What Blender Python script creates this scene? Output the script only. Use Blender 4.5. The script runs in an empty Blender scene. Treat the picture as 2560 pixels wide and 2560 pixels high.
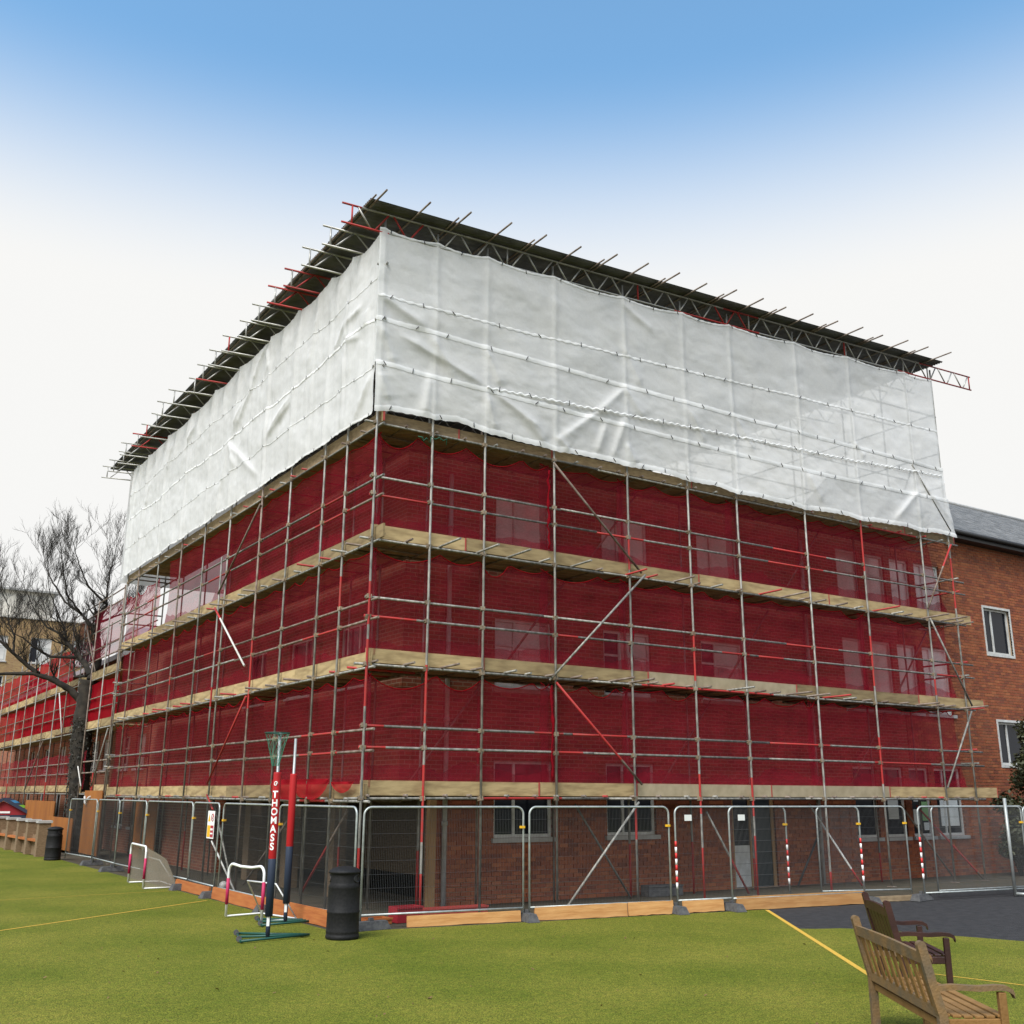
import bpy, bmesh, math, random
from mathutils import Vector, Matrix, noise
random.seed(7)
R = math.radians
scene = bpy.context.scene
C = scene.collection

# ------------------------------------------------------------------ camera
cam_d = bpy.data.cameras.new('camera'); cam = bpy.data.objects.new('camera', cam_d); C.objects.link(cam)
cam_d.sensor_width = 36.0; cam_d.lens = 36.745; cam_d.shift_y = -0.0091
cam_d.clip_start = 0.05; cam_d.clip_end = 3000
YAW, PITCH, ROLL = R(56.789), R(15.575), R(0.27)
fw = Vector((math.cos(YAW)*math.cos(PITCH), math.sin(YAW)*math.cos(PITCH), math.sin(PITCH)))
rt = Vector((math.sin(YAW), -math.cos(YAW), 0)); up = rt.cross(fw)
r2 = rt*math.cos(ROLL)+up*math.sin(ROLL); u2 = up*math.cos(ROLL)-rt*math.sin(ROLL)
M = Matrix((r2, u2, -fw)).transposed().to_4x4(); M.translation = (-8.157, -17.206, 2.1)
cam.matrix_world = M
scene.camera = cam

# ------------------------------------------------------------------ sky, sun, exposure
SUN_AZ, SUN_EL = R(210), R(50)           # direction towards the sun, from +X counter-clockwise
world = bpy.data.worlds.new('World'); scene.world = world; world.use_nodes = True
wn = world.node_tree.nodes; wl = world.node_tree.links
bg = wn['Background']; bg.inputs['Strength'].default_value = 0.1
sky = wn.new('ShaderNodeTexSky'); sky.sky_type = 'NISHITA'; sky.sun_disc = False
sky.sun_elevation = SUN_EL; sky.sun_rotation = R(90)-SUN_AZ; sky.air_density = 1.0; sky.dust_density = 0.6; sky.ozone_density = 2.0
tc = wn.new('ShaderNodeTexCoord'); sx = wn.new('ShaderNodeSeparateXYZ')
wl.new(tc.outputs['Generated'], sx.inputs[0])
nz = wn.new('ShaderNodeTexNoise'); nz.inputs['Scale'].default_value = 1.6; nz.inputs['Detail'].default_value = 3
wl.new(tc.outputs['Generated'], nz.inputs['Vector'])
ma = wn.new('ShaderNodeMath'); ma.operation = 'MULTIPLY_ADD'; ma.inputs[1].default_value = 0.014
wl.new(nz.outputs['Fac'], ma.inputs[0]); wl.new(sx.outputs['Z'], ma.inputs[2])
ramp = wn.new('ShaderNodeValToRGB'); ramp.color_ramp.interpolation = 'EASE'
ramp.color_ramp.elements[0].position = 0.44; ramp.color_ramp.elements[0].color = (0, 0, 0, 1)
ramp.color_ramp.elements[1].position = 0.63; ramp.color_ramp.elements[1].color = (1, 1, 1, 1)
wl.new(ma.outputs[0], ramp.inputs[0])
tint = wn.new('ShaderNodeMix'); tint.data_type = 'RGBA'; tint.blend_type = 'MULTIPLY'; tint.inputs['Factor'].default_value = 1
tint.inputs['B'].default_value = (1.75, 2.22, 2.12, 1)
wl.new(sky.outputs[0], tint.inputs['A'])
mixw = wn.new('ShaderNodeMix'); mixw.data_type = 'RGBA'; mixw.inputs['A'].default_value = (6.85, 6.83, 6.72, 1)
wl.new(ramp.outputs[0], mixw.inputs['Factor']); wl.new(tint.outputs['Result'], mixw.inputs['B'])
wl.new(mixw.outputs['Result'], bg.inputs['Color'])

sun_d = bpy.data.lights.new('sun', 'SUN'); sun_d.energy = 3.8; sun_d.angle = R(35); sun_d.color = (1.0, 0.95, 0.88)
sun = bpy.data.objects.new('sun', sun_d); C.objects.link(sun)
sd = Vector((math.cos(SUN_AZ)*math.cos(SUN_EL), math.sin(SUN_AZ)*math.cos(SUN_EL), math.sin(SUN_EL)))
sun.rotation_euler = sd.to_track_quat('Z', 'Y').to_euler(); sun.location = (0, 0, 30)
vs = scene.view_settings; vs.view_transform = 'Standard'; vs.look = 'None'; vs.exposure = 0.45; vs.gamma = 1.0
scene.cycles.transparent_max_bounces = 24; scene.cycles.max_bounces = 8
scene.cycles.use_denoising = True

# ------------------------------------------------------------------ materials
def nodes(m):
    m.use_nodes = True
    return m.node_tree.nodes, m.node_tree.links, m.node_tree.nodes['Principled BSDF']

def mat(name, c1, c2=None, rough=0.7, scale=8.0, detail=4, bump=0.0, bscale=None, metal=0.0, stretch=(1, 1, 1), rand=0.0, lo=0.35, hi=0.65, spec=0.4):
    m = bpy.data.materials.new(name); n, l, b = nodes(m)
    b.inputs['Roughness'].default_value = rough; b.inputs['Metallic'].default_value = metal
    b.inputs['Specular IOR Level'].default_value = spec
    t = n.new('ShaderNodeTexCoord'); mp = n.new('ShaderNodeMapping'); mp.inputs['Scale'].default_value = stretch
    l.new(t.outputs['Object'], mp.inputs[0])
    src = None
    if c2 is not None:
        x = n.new('ShaderNodeTexNoise'); x.inputs['Scale'].default_value = scale; x.inputs['Detail'].default_value = detail
        l.new(mp.outputs[0], x.inputs['Vector'])
        r = n.new('ShaderNodeValToRGB'); e = r.color_ramp.elements
        e[0].position = lo; e[1].position = hi; e[0].color = (*c1, 1); e[1].color = (*c2, 1)
        l.new(x.outputs['Fac'], r.inputs[0]); src = r.outputs[0]
    else:
        rg = n.new('ShaderNodeRGB'); rg.outputs[0].default_value = (*c1, 1); src = rg.outputs[0]
    if rand > 0:
        oi = n.new('ShaderNodeObjectInfo'); mr = n.new('ShaderNodeMapRange')
        mr.inputs['To Min'].default_value = 1-rand; mr.inputs['To Max'].default_value = 1+rand
        l.new(oi.outputs['Random'], mr.inputs[0])
        hs = n.new('ShaderNodeHueSaturation'); l.new(mr.outputs[0], hs.inputs['Value']); l.new(src, hs.inputs['Color']); src = hs.outputs[0]
    l.new(src, b.inputs['Base Color'])
    if bump > 0:
        x2 = n.new('ShaderNodeTexNoise'); x2.inputs['Scale'].default_value = bscale or scale*3; x2.inputs['Detail'].default_value = 5
        l.new(mp.outputs[0], x2.inputs['Vector'])
        bp = n.new('ShaderNodeBump'); bp.inputs['Strength'].default_value = bump; bp.inputs['Distance'].default_value = 0.02
        l.new(x2.outputs['Fac'], bp.inputs['Height']); l.new(bp.outputs[0], b.inputs['Normal'])
    return m

def cloth(name, col, opacity, transl, col2=None, weave=0.0, wscale=1.0, stretch=(1, 1, 1), crease=None, fade=0.0):
    """woven sheet: part holes (transparent), part thread that reflects and lets light through"""
    m = bpy.data.materials.new(name); n, l, b = nodes(m); out = n['Material Output']; n.remove(b)
    t = n.new('ShaderNodeTexCoord'); mp = n.new('ShaderNodeMapping'); mp.inputs['Scale'].default_value = stretch; l.new(t.outputs['Object'], mp.inputs[0])
    x = n.new('ShaderNodeTexNoise'); x.inputs['Scale'].default_value = 1.1*wscale; x.inputs['Detail'].default_value = 4; l.new(mp.outputs[0], x.inputs['Vector'])
    r = n.new('ShaderNodeValToRGB'); e = r.color_ramp.elements; e[0].position = .3; e[1].position = .7
    e[0].color = (*col, 1); e[1].color = (*(col2 or col), 1); l.new(x.outputs['Fac'], r.inputs[0])
    oi = n.new('ShaderNodeObjectInfo'); fm = n.new('ShaderNodeMapRange'); fm.inputs['To Min'].default_value = 1-fade; fm.inputs['To Max'].default_value = 1+fade
    l.new(oi.outputs['Random'], fm.inputs[0]); hs = n.new('ShaderNodeHueSaturation'); l.new(fm.outputs[0], hs.inputs['Value']); l.new(r.outputs[0], hs.inputs['Color'])
    d = n.new('ShaderNodeBsdfDiffuse'); tr = n.new('ShaderNodeBsdfTranslucent'); tp = n.new('ShaderNodeBsdfTransparent')
    l.new(hs.outputs[0], d.inputs[0]); l.new(hs.outputs[0], tr.inputs[0])
    if crease:
        mp2 = n.new('ShaderNodeMapping'); mp2.inputs['Scale'].default_value = crease[0]; l.new(t.outputs['Object'], mp2.inputs[0])
        cx = n.new('ShaderNodeTexNoise'); cx.inputs['Scale'].default_value = 1.0; cx.inputs['Detail'].default_value = 5; cx.inputs['Roughness'].default_value = .6; cx.inputs['Distortion'].default_value = .6
        l.new(mp2.outputs[0], cx.inputs['Vector'])
        ab = n.new('ShaderNodeMath'); ab.operation = 'SUBTRACT'; ab.inputs[1].default_value = .5; l.new(cx.outputs['Fac'], ab.inputs[0])
        ab2 = n.new('ShaderNodeMath'); ab2.operation = 'ABSOLUTE'; l.new(ab.outputs[0], ab2.inputs[0])
        bp = n.new('ShaderNodeBump'); bp.inputs['Strength'].default_value = crease[1]; bp.inputs['Distance'].default_value = .12; l.new(ab2.outputs[0], bp.inputs['Height'])
        l.new(bp.outputs[0], d.inputs['Normal']); l.new(bp.outputs[0], tr.inputs['Normal'])
    m1 = n.new('ShaderNodeMixShader'); m1.inputs[0].default_value = transl; l.new(d.outputs[0], m1.inputs[1]); l.new(tr.outputs[0], m1.inputs[2])
    m2 = n.new('ShaderNodeMixShader'); l.new(tp.outputs[0], m2.inputs[1]); l.new(m1.outputs[0], m2.inputs[2])
    w = n.new('ShaderNodeTexNoise'); w.inputs['Scale'].default_value = 16*wscale; w.inputs['Detail'].default_value = 3; l.new(mp.outputs[0], w.inputs['Vector'])
    mr = n.new('ShaderNodeMapRange'); mr.inputs['From Min'].default_value = .3; mr.inputs['From Max'].default_value = .7
    mr.inputs['To Min'].default_value = opacity-weave; mr.inputs['To Max'].default_value = opacity+weave
    l.new(w.outputs['Fac'], mr.inputs[0]); l.new(mr.outputs[0], m2.inputs[0])
    l.new(m2.outputs[0], out.inputs['Surface'])
    return m

def brick_mat(name, u):
    m = bpy.data.materials.new(name); n, l, b = nodes(m); b.inputs['Roughness'].default_value = .85
    t = n.new('ShaderNodeTexCoord'); s = n.new('ShaderNodeSeparateXYZ'); l.new(t.outputs['Object'], s.inputs[0])
    cb = n.new('ShaderNodeCombineXYZ'); l.new(s.outputs[u], cb.inputs[0]); l.new(s.outputs['Z'], cb.inputs[1])
    br = n.new('ShaderNodeTexBrick'); br.inputs['Scale'].default_value = 1; br.inputs['Brick Width'].default_value = .235; br.inputs['Row Height'].default_value = .083
    br.inputs['Mortar Size'].default_value = .008; br.inputs['Color1'].default_value = (.30, .085, .035, 1); br.inputs['Color2'].default_value = (.19, .045, .022, 1)
    br.inputs['Mortar'].default_value = (.33, .23, .16, 1); l.new(cb.outputs[0], br.inputs['Vector'])
    l.new(br.outputs['Color'], b.inputs['Base Color'])
    bp = n.new('ShaderNodeBump'); bp.inputs['Strength'].default_value = .6; bp.inputs['Distance'].default_value = .01; bp.invert = True
    l.new(br.outputs['Fac'], bp.inputs['Height']); l.new(bp.outputs[0], b.inputs['Normal'])
    return m

def piece_mat(name, cols, rough=.85, stain=None):
    """bricks or slates: colour by the piece's own random value (face attribute 'rnd'), grain and stains on top"""
    m = bpy.data.materials.new(name); n, l, b = nodes(m); b.inputs['Roughness'].default_value = rough
    at = n.new('ShaderNodeAttribute'); at.attribute_name = 'rnd'
    oi = n.new('ShaderNodeObjectInfo'); ad = n.new('ShaderNodeMath'); ad.operation = 'ADD'
    l.new(at.outputs['Fac'], ad.inputs[0]); l.new(oi.outputs['Random'], ad.inputs[1])
    fr = n.new('ShaderNodeMath'); fr.operation = 'FRACT'; l.new(ad.outputs[0], fr.inputs[0])
    r = n.new('ShaderNodeValToRGB'); els = r.color_ramp.elements
    while len(els) < len(cols): els.new(.5)
    for i, c in enumerate(cols): els[i].position = i/(len(cols)-1); els[i].color = (*c, 1)
    l.new(fr.outputs[0], r.inputs[0])
    g = n.new('ShaderNodeNewGeometry'); x = n.new('ShaderNodeTexNoise'); x.inputs['Scale'].default_value = 3.0; x.inputs['Detail'].default_value = 8
    l.new(g.outputs['Position'], x.inputs['Vector'])
    mr = n.new('ShaderNodeMapRange'); mr.inputs['From Min'].default_value = .3; mr.inputs['From Max'].default_value = .7; mr.inputs['To Min'].default_value = .85; mr.inputs['To Max'].default_value = 1.12
    l.new(x.outputs['Fac'], mr.inputs[0])
    hs = n.new('ShaderNodeHueSaturation'); l.new(mr.outputs[0], hs.inputs['Value']); l.new(r.outputs[0], hs.inputs['Color'])
    l.new(hs.outputs[0], b.inputs['Base Color'])
    return m

MT = {
 'galv': mat('galvanised tube', (.13, .128, .115), (.28, .27, .245), rough=.55, scale=5, metal=.2, stretch=(3, 3, 1), rand=.25, bump=.15),
 'rust': mat('weathered tube', (.12, .08, .06), (.23, .19, .16), rough=.7, scale=6, metal=.1, rand=.2),
 'redtube': mat('red painted tube', (.34, .022, .02), (.24, .05, .04), rough=.6, scale=9, lo=.5, hi=.75, rand=.15),
 'whitetube': mat('white painted tube', (.62, .62, .60), (.5, .48, .45), rough=.45, scale=14),
 'coupler': mat('rusty coupler', (.16, .12, .09), (.30, .24, .16), rough=.7, scale=20, metal=.3, rand=.3),
 'board': mat('scaffold board', (.19, .13, .062), (.36, .265, .135), rough=.85, scale=4, detail=9, lo=.3, hi=.58, stretch=(.5, .5, 2.5), rand=.34, bump=.2),
 'board_ply': mat('pale plywood', (.34, .28, .185), (.27, .22, .14), rough=.8, scale=5, rand=.15),
 'deck': mat('dirty deck board', (.20, .14, .08), (.30, .22, .13), rough=.9, scale=6, stretch=(1, 1, 4), rand=.25),
 'iron': mat('board end iron', (.35, .05, .04), rough=.6),
 'net': cloth('red debris net', (.36, .022, .042), .52, .42, (.25, .018, .034), .05, 1.0, (1, 1, 2.2), ((.9, .9, 1.6), .6), .28),
 'netdense': cloth('doubled red net', (.50, .014, .026), .80, .5, (.40, .014, .026), .02),
 'netbunch': cloth('gathered red net', (.34, .010, .02), .8, .4, (.22, .010, .02), .1, 2.0, (1, 1, .6)),
 'sheet': cloth('white mesh sheet', (.90, .905, .91), .84, .38, (.93, .925, .91), .02, 1.0, (1, 1, 1), ((1.3, 1, 1.1), .14)),
 'sheetleft': cloth('white opaque sheet', (.88, .88, .885), .92, .34, (.80, .80, .80), .02, 1.0, (1, 1, 1), ((1, 3.2, .4), .30)),
 'band': cloth('reinforced sheet hem', (.86, .86, .86), .97, .25, (.80, .80, .80), .02),
 'tie': mat('dark tie', (.03, .03, .035), rough=.6),
 'rope': mat('green rope', (.02, .10, .06), rough=.9),
 'corr': mat('corrugated roofing', (.10, .10, .105), (.17, .168, .17), rough=.6, scale=2.5, metal=.2, rand=.15),
 'alu': mat('aluminium beam', (.42, .41, .385), (.30, .295, .28), rough=.45, metal=.4, scale=4, rand=.1),
 'mortar': mat('mortar', (.40, .30, .20), (.30, .22, .15), rough=.95, scale=20),
 'brick': piece_mat('red brick', [(.31, .088, .032), (.25, .064, .026), (.35, .112, .042), (.17, .046, .025), (.28, .078, .032)]),
 'brickx': brick_mat('red brickwork along the right face', 'X'), 'bricky': brick_mat('red brickwork along the left face', 'Y'),
 'slate': piece_mat('grey slate', [(.145, .142, .138), (.20, .193, .185), (.115, .113, .11), (.17, .166, .16)], rough=.6),
 'frame': mat('white window frame', (.62, .63, .62), (.5, .5, .48), rough=.5, scale=6),
 'stone': mat('painted sill', (.42, .42, .42), (.34, .33, .31), rough=.8, scale=5),
 'glass': mat('dark glass', (.010, .012, .018), rough=.06, spec=.22),
 'blind_glare': mat('pane over white blind', (.62, .60, .58), (.52, .50, .49), rough=.15, scale=1.5, spec=.8),  # pale tone for blinds; also paints bright sky into the near top-floor panes
 'ply_dark': mat('dark door', (.015, .025, .03), rough=.4),
 'timberframe': mat('timber door frame', (.34, .20, .09), rough=.7),
 'gutter': mat('black gutter', (.02, .02, .022), rough=.5),
 'deadleaf': mat('dead leaf', (.10, .05, .02), (.20, .12, .05), rough=.8, scale=5),
 'stock': mat('brown stock brick', (.15, .10, .055), (.22, .15, .09), rough=.9, scale=14, stretch=(1, 1, 3)),
 'turf': None, 'tarmac': mat('asphalt', (.016, .016, .018), (.032, .031, .033), rough=.95, scale=6, detail=12, bump=.5, bscale=160),
 'earth': mat('trodden earth', (.06, .045, .028), (.035, .032, .018), rough=.95, scale=2.5, bump=.5, bscale=30),
 'yellow': mat('yellow line', (.62, .34, .03), (.42, .29, .05), rough=.9, scale=30),
 'plank': mat('orange timber plank', (.40, .19, .06), (.50, .27, .10), rough=.8, scale=4, stretch=(.5, .5, 4), rand=.2, bump=.25),
 'plank2': mat('red stained plank', (.31, .09, .022), (.38, .13, .032), rough=.8, scale=4, stretch=(.5, .5, 4), rand=.12, bump=.25),
 'fence': mat('galvanised fence frame', (.30, .33, .33), (.42, .45, .44), rough=.45, metal=.4, scale=10),
 'wire': mat('fence wire', (.11, .115, .12), rough=.5, metal=.4),
 'rubber': mat('fence foot', (.05, .05, .055), (.09, .09, .09), rough=.9, scale=12, bump=.3),
 'bin': mat('black plastic', (.008, .008, .009), (.014, .014, .015), rough=.62, scale=30, bump=.1, spec=.22),
 'pad_red': mat('red pad', (.36, .010, .013), rough=.55, spec=.3), 'pad_navy': mat('navy pad', (.018, .028, .055), rough=.6),
 'white': mat('white print', (.8, .8, .8), rough=.5), 'greenmetal': mat('green metal', (.008, .06, .045), rough=.5),
 'post': mat('grey post', (.36, .38, .37), (.28, .30, .30), rough=.45, metal=.4, scale=8),
 'greennet': mat('green netball net', (.02, .22, .14), rough=.8),
 'goal': mat('white goal tube', (.72, .73, .74), rough=.4), 'magenta': mat('magenta pad', (.40, .015, .08), rough=.6),
 'goalnet': cloth('goal net', (.36, .32, .26), .66, .3, (.42, .37, .3), .08, 3),
 'ball': mat('scuffed white ball', (.6, .58, .55), (.4, .38, .35), rough=.6, scale=10),
 'benchlight': mat('weathered teak', (.17, .085, .023), (.24, .13, .042), rough=.8, scale=3, stretch=(1, 1, 1), bump=.35, bscale=40, rand=.12),
 'benchgrey': mat('greyed teak', (.115, .083, .05), (.19, .11, .042), rough=.85, scale=6, bump=.4, bscale=50),
 'benchdark': mat('dark stained wood', (.026, .010, .009), (.045, .016, .012), rough=.45, scale=4, bump=.15, bscale=40),
 'bark': mat('bark', (.014, .012, .010), (.036, .030, .023), rough=.95, scale=5, bump=.7, bscale=14),
 'ivy': mat('ivy leaf', (.008, .010, .005), (.020, .020, .010), rough=.6, scale=3),
 'leaf': mat('dark evergreen leaf', (.018, .024, .010), (.05, .055, .02), rough=.55, scale=2),
 'yellowbrick': brick_mat('far yellow brick', 'X'),
 'render': mat('pale render', (.66, .62, .55), (.58, .55, .5), rough=.9, scale=.6),
 'orange_ply': mat('orange plywood', (.32, .115, .018), (.24, .08, .015), rough=.75, scale=2, stretch=(1, 1, .3)),
 'navy': mat('navy board', (.02, .03, .06), rough=.6), 'toyred': mat('red panel', (.26, .012, .02), rough=.6),
 'toygreen': mat('lime stripe', (.20, .42, .03), rough=.6), 'toyblue': mat('sky blue stripe', (.03, .22, .42), rough=.6),
 'signyellow': mat('sign yellow', (.75, .42, .02), rough=.5), 'signred': mat('sign dark red', (.35, .02, .04), rough=.5),
 'stripe_red': mat('red tape', (.55, .03, .03), rough=.5), 'paper': mat('paper notice', (.66, .68, .66), rough=.8), 'papergreen': mat('green notice', (.25, .45, .2), rough=.8),
 'leadroof': mat('grey sheet roof', (.25, .26, .27), (.32, .32, .33), rough=.6, scale=3),
}
yb = MT['yellowbrick'].node_tree.nodes['Brick Texture']
yb.inputs['Color1'].default_value = (.36, .24, .09, 1); yb.inputs['Color2'].default_value = (.26, .15, .06, 1)

def turf_mat():
    m = bpy.data.materials.new('artificial turf'); n, l, b = nodes(m)
    b.inputs['Roughness'].default_value = .95; b.inputs['Specular IOR Level'].default_value = .15
    t = n.new('ShaderNodeTexCoord')
    def nz(sc, de, src=None):
        x = n.new('ShaderNodeTexNoise'); x.inputs['Scale'].default_value = sc; x.inputs['Detail'].default_value = de; l.new(t.outputs['Object'], x.inputs['Vector']); return x
    a, f, g = nz(.45, 4), nz(75, 3), nz(9, 4)
    r = n.new('ShaderNodeValToRGB'); e = r.color_ramp.elements; e[0].position = .32; e[1].position = .68
    e[0].color = (.100, .122, .011, 1); e[1].color = (.170, .165, .024, 1); l.new(a.outputs['Fac'], r.inputs[0])
    r2 = n.new('ShaderNodeValToRGB'); e = r2.color_ramp.elements; e[0].position = .36; e[1].position = .66
    e[0].color = (.32, .34, .32, 1); e[1].color = (1.75, 1.7, 1.7, 1); l.new(f.outputs['Fac'], r2.inputs[0])
    r3 = n.new('ShaderNodeValToRGB'); e = r3.color_ramp.elements; e[0].position = .35; e[1].position = .7
    e[0].color = (.82, .9, .8, 1); e[1].color = (1.12, 1.06, 1.1, 1); l.new(g.outputs['Fac'], r3.inputs[0])
    p = n.new('ShaderNodeMix'); p.data_type = 'RGBA'; p.blend_type = 'MULTIPLY'; p.inputs['Factor'].default_value = 1
    l.new(r.outputs[0], p.inputs['A']); l.new(r2.outputs[0], p.inputs['B'])
    p2 = n.new('ShaderNodeMix'); p2.data_type = 'RGBA'; p2.blend_type = 'MULTIPLY'; p2.inputs['Factor'].default_value = 1
    l.new(p.outputs['Result'], p2.inputs['A']); l.new(r3.outputs[0], p2.inputs['B'])
    # scattered dead leaves and bare specks
    v = n.new('ShaderNodeTexVoronoi'); v.inputs['Scale'].default_value = 3.2; l.new(t.outputs['Object'], v.inputs['Vector'])
    cr = n.new('ShaderNodeValToRGB'); e = cr.color_ramp.elements; e[0].position = .035; e[1].position = .055; e[0].color = (1, 1, 1, 1); e[1].color = (0, 0, 0, 1)
    l.new(v.outputs['Distance'], cr.inputs[0])
    p3 = n.new('ShaderNodeMix'); p3.data_type = 'RGBA'; p3.inputs['B'].default_value = (.09, .05, .015, 1)
    l.new(cr.outputs[0], p3.inputs['Factor']); l.new(p2.outputs['Result'], p3.inputs['A']); l.new(p3.outputs['Result'], b.inputs['Base Color'])
    bp = n.new('ShaderNodeBump'); bp.inputs['Strength'].default_value = .8; bp.inputs['Distance'].default_value = .02
    l.new(f.outputs['Fac'], bp.inputs['Height']); l.new(bp.outputs[0], b.inputs['Normal'])
    return m
MT['turf'] = turf_mat()

# ------------------------------------------------------------------ mesh helpers
W = {}                                    # object name -> world location of its origin
def link(o, parent=None):
    C.objects.link(o)
    if parent is not None: o.parent = parent
    return o
def tag(o, label=None, cat=None, group=None, kind=None):
    if label: o['label'] = label
    if cat: o['category'] = cat
    if group: o['group'] = group
    if kind: o['kind'] = kind
    return o
def thing(name, label, cat, loc=(0, 0, 0), rz=0.0, group=None):
    o = bpy.data.objects.new(name, None); C.objects.link(o); o.empty_display_size = .2
    o.location = loc; o.rotation_euler = (0, 0, rz); W[o.name] = Vector(loc)
    return tag(o, label, cat, group)

class MB:
    def __init__(s): s.v = []; s.f = []; s.m = []; s.sm = []
    def add(s, vs, fs, mi=0, smooth=False):
        k = len(s.v); s.v += [tuple(v) for v in vs]
        for f in fs: s.f.append(tuple(i+k for i in f)); s.m.append(mi); s.sm.append(smooth)
    def box(s, a, b, mi=0):
        x0, y0, z0 = a; x1, y1, z1 = b
        s.add([(x0, y0, z0), (x1, y0, z0), (x1, y1, z0), (x0, y1, z0), (x0, y0, z1), (x1, y0, z1), (x1, y1, z1), (x0, y1, z1)],
              [(0, 3, 2, 1), (4, 5, 6, 7), (0, 1, 5, 4), (1, 2, 6, 5), (2, 3, 7, 6), (3, 0, 4, 7)], mi)
    def obox(s, p0, p1, w, h, mi=0, upv=Vector((0, 0, 1))):
        """bar from p0 to p1, w wide (sideways), h tall (along upv)"""
        p0 = Vector(p0); p1 = Vector(p1); d = (p1-p0).normalized(); sd = d.cross(upv)
        if sd.length < 1e-4: sd = Vector((1, 0, 0))
        sd.normalize(); u = sd.cross(d); a = sd*w/2; b = u*h/2
        s.add([p0-a-b, p0+a-b, p0+a+b, p0-a+b, p1-a-b, p1+a-b, p1+a+b, p1-a+b],
              [(0, 1, 2, 3), (4, 7, 6, 5), (0, 4, 5, 1), (1, 5, 6, 2), (2, 6, 7, 3), (3, 7, 4, 0)], mi)
    def path(s, pts, r, n=8, mi=0, closed=False, caps=True, mis=None):
        pts = [Vector(p) for p in pts]; N = len(pts); rings = []
        rr = r if isinstance(r, (list, tuple)) else [r]*N
        ref = Vector((0, 0, 1)); d0 = (pts[1]-pts[0]).normalized()
        if abs(d0.dot(ref)) > .95: ref = Vector((1, 0, 0))
        sd = d0.cross(ref).normalized(); vs = []
        for i in range(N):
            if closed: d = (pts[(i+1) % N]-pts[i-1])
            else: d = pts[min(i+1, N-1)]-pts[max(i-1, 0)]
            if d.length < 1e-9: d = Vector((0, 0, 1))
            d.normalize(); sd = (sd-d*sd.dot(d))
            if sd.length < 1e-5: sd = d.orthogonal()
            sd.normalize(); u = d.cross(sd)
            for k in range(n):
                a = 2*math.pi*k/n; vs.append(pts[i]+(sd*math.cos(a)+u*math.sin(a))*rr[i])
        k0 = len(s.v); s.v += [tuple(v) for v in vs]
        for i in range(N if closed else N-1):
            j = (i+1) % N
            for k in range(n):
                k2 = (k+1) % n
                s.f.append((k0+i*n+k, k0+i*n+k2, k0+j*n+k2, k0+j*n+k)); s.m.append(mis[i] if mis else mi); s.sm.append(True)
        if caps and not closed:
            s.f.append(tuple(k0+k for k in range(n))[::-1]); s.m.append(mis[0] if mis else mi); s.sm.append(False)
            s.f.append(tuple(k0+(N-1)*n+k for k in range(n))); s.m.append(mis[-1] if mis else mi); s.sm.append(False)
    def lathe(s, prof, n=24, mi=0, c=(0, 0, 0), smooth=True):
        vs = []; fs = []; N = len(prof)
        for (r, z) in prof:
            for k in range(n):
                a = 2*math.pi*k/n; vs.append((c[0]+r*math.cos(a), c[1]+r*math.sin(a), c[2]+z))
        for i in range(N-1):
            for k in range(n):
                k2 = (k+1) % n; fs.append((i*n+k, i*n+k2, (i+1)*n+k2, (i+1)*n+k))
        s.add(vs, fs, mi, smooth)
    def grid(s, fn, nu, nv, mi=0, smooth=True):
        vs = [fn(i/nu, j/nv) for j in range(nv+1) for i in range(nu+1)]
        fs = [(j*(nu+1)+i, j*(nu+1)+i+1, (j+1)*(nu+1)+i+1, (j+1)*(nu+1)+i) for j in range(nv) for i in range(nu)]
        s.add(vs, fs, mi, smooth)
    def mesh(s, name, mats, off=Vector((0, 0, 0))):
        me = bpy.data.meshes.new(name)
        me.from_pydata([(v[0]-off[0], v[1]-off[1], v[2]-off[2]) for v in s.v], [], s.f)
        me.polygons.foreach_set('material_index', s.m); me.polygons.foreach_set('use_smooth', s.sm)
        for m in (mats if isinstance(mats, (list, tuple)) else [mats]): me.materials.append(MT[m])
        me.update(); return me
    def build(s, name, mats, parent=None, local=False):
        off = Vector((0, 0, 0))
        if parent is not None and not local: off = W[parent.name]
        o = bpy.data.objects.new(name, s.mesh(name, mats, off)); link(o, parent)
        W[o.name] = Vector(off) if parent is not None else Vector((0, 0, 0))
        return o
def solo(name, mb, mats, label, cat, loc, group=None):
    """a thing that is one mesh, its origin at loc"""
    o = bpy.data.objects.new(name, mb.mesh(name, mats, Vector(loc))); C.objects.link(o); o.location = loc; W[o.name] = Vector(loc)
    return tag(o, label, cat, group)
def struct(name, mb, mats, parent=None):
    o = mb.build(name, mats, parent)
    if parent is None: o['kind'] = 'structure'
    return o

TR = .0245
def tube(name, p0, p1, parent, red=None, base='galv', r=TR, other='redtube'):
    """scaffold tube, with painted lengths given as fractions"""
    p0 = Vector(p0); p1 = Vector(p1); cuts = [0.0, 1.0]
    for a, b in (red or []): cuts += [a, b]
    cuts = sorted(set(max(0, min(1, c)) for c in cuts)); pts = []; mis = []
    for i in range(len(cuts)-1):
        mid = (cuts[i]+cuts[i+1])/2; k = 1 if any(a <= mid <= b for a, b in (red or [])) else 0
        pts.append(p0.lerp(p1, cuts[i])); mis.append(k)
    pts.append(p1)
    mb = MB(); mb.path(pts, r, 8, mis=mis); return mb.build(name, [base, other], parent)

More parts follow.
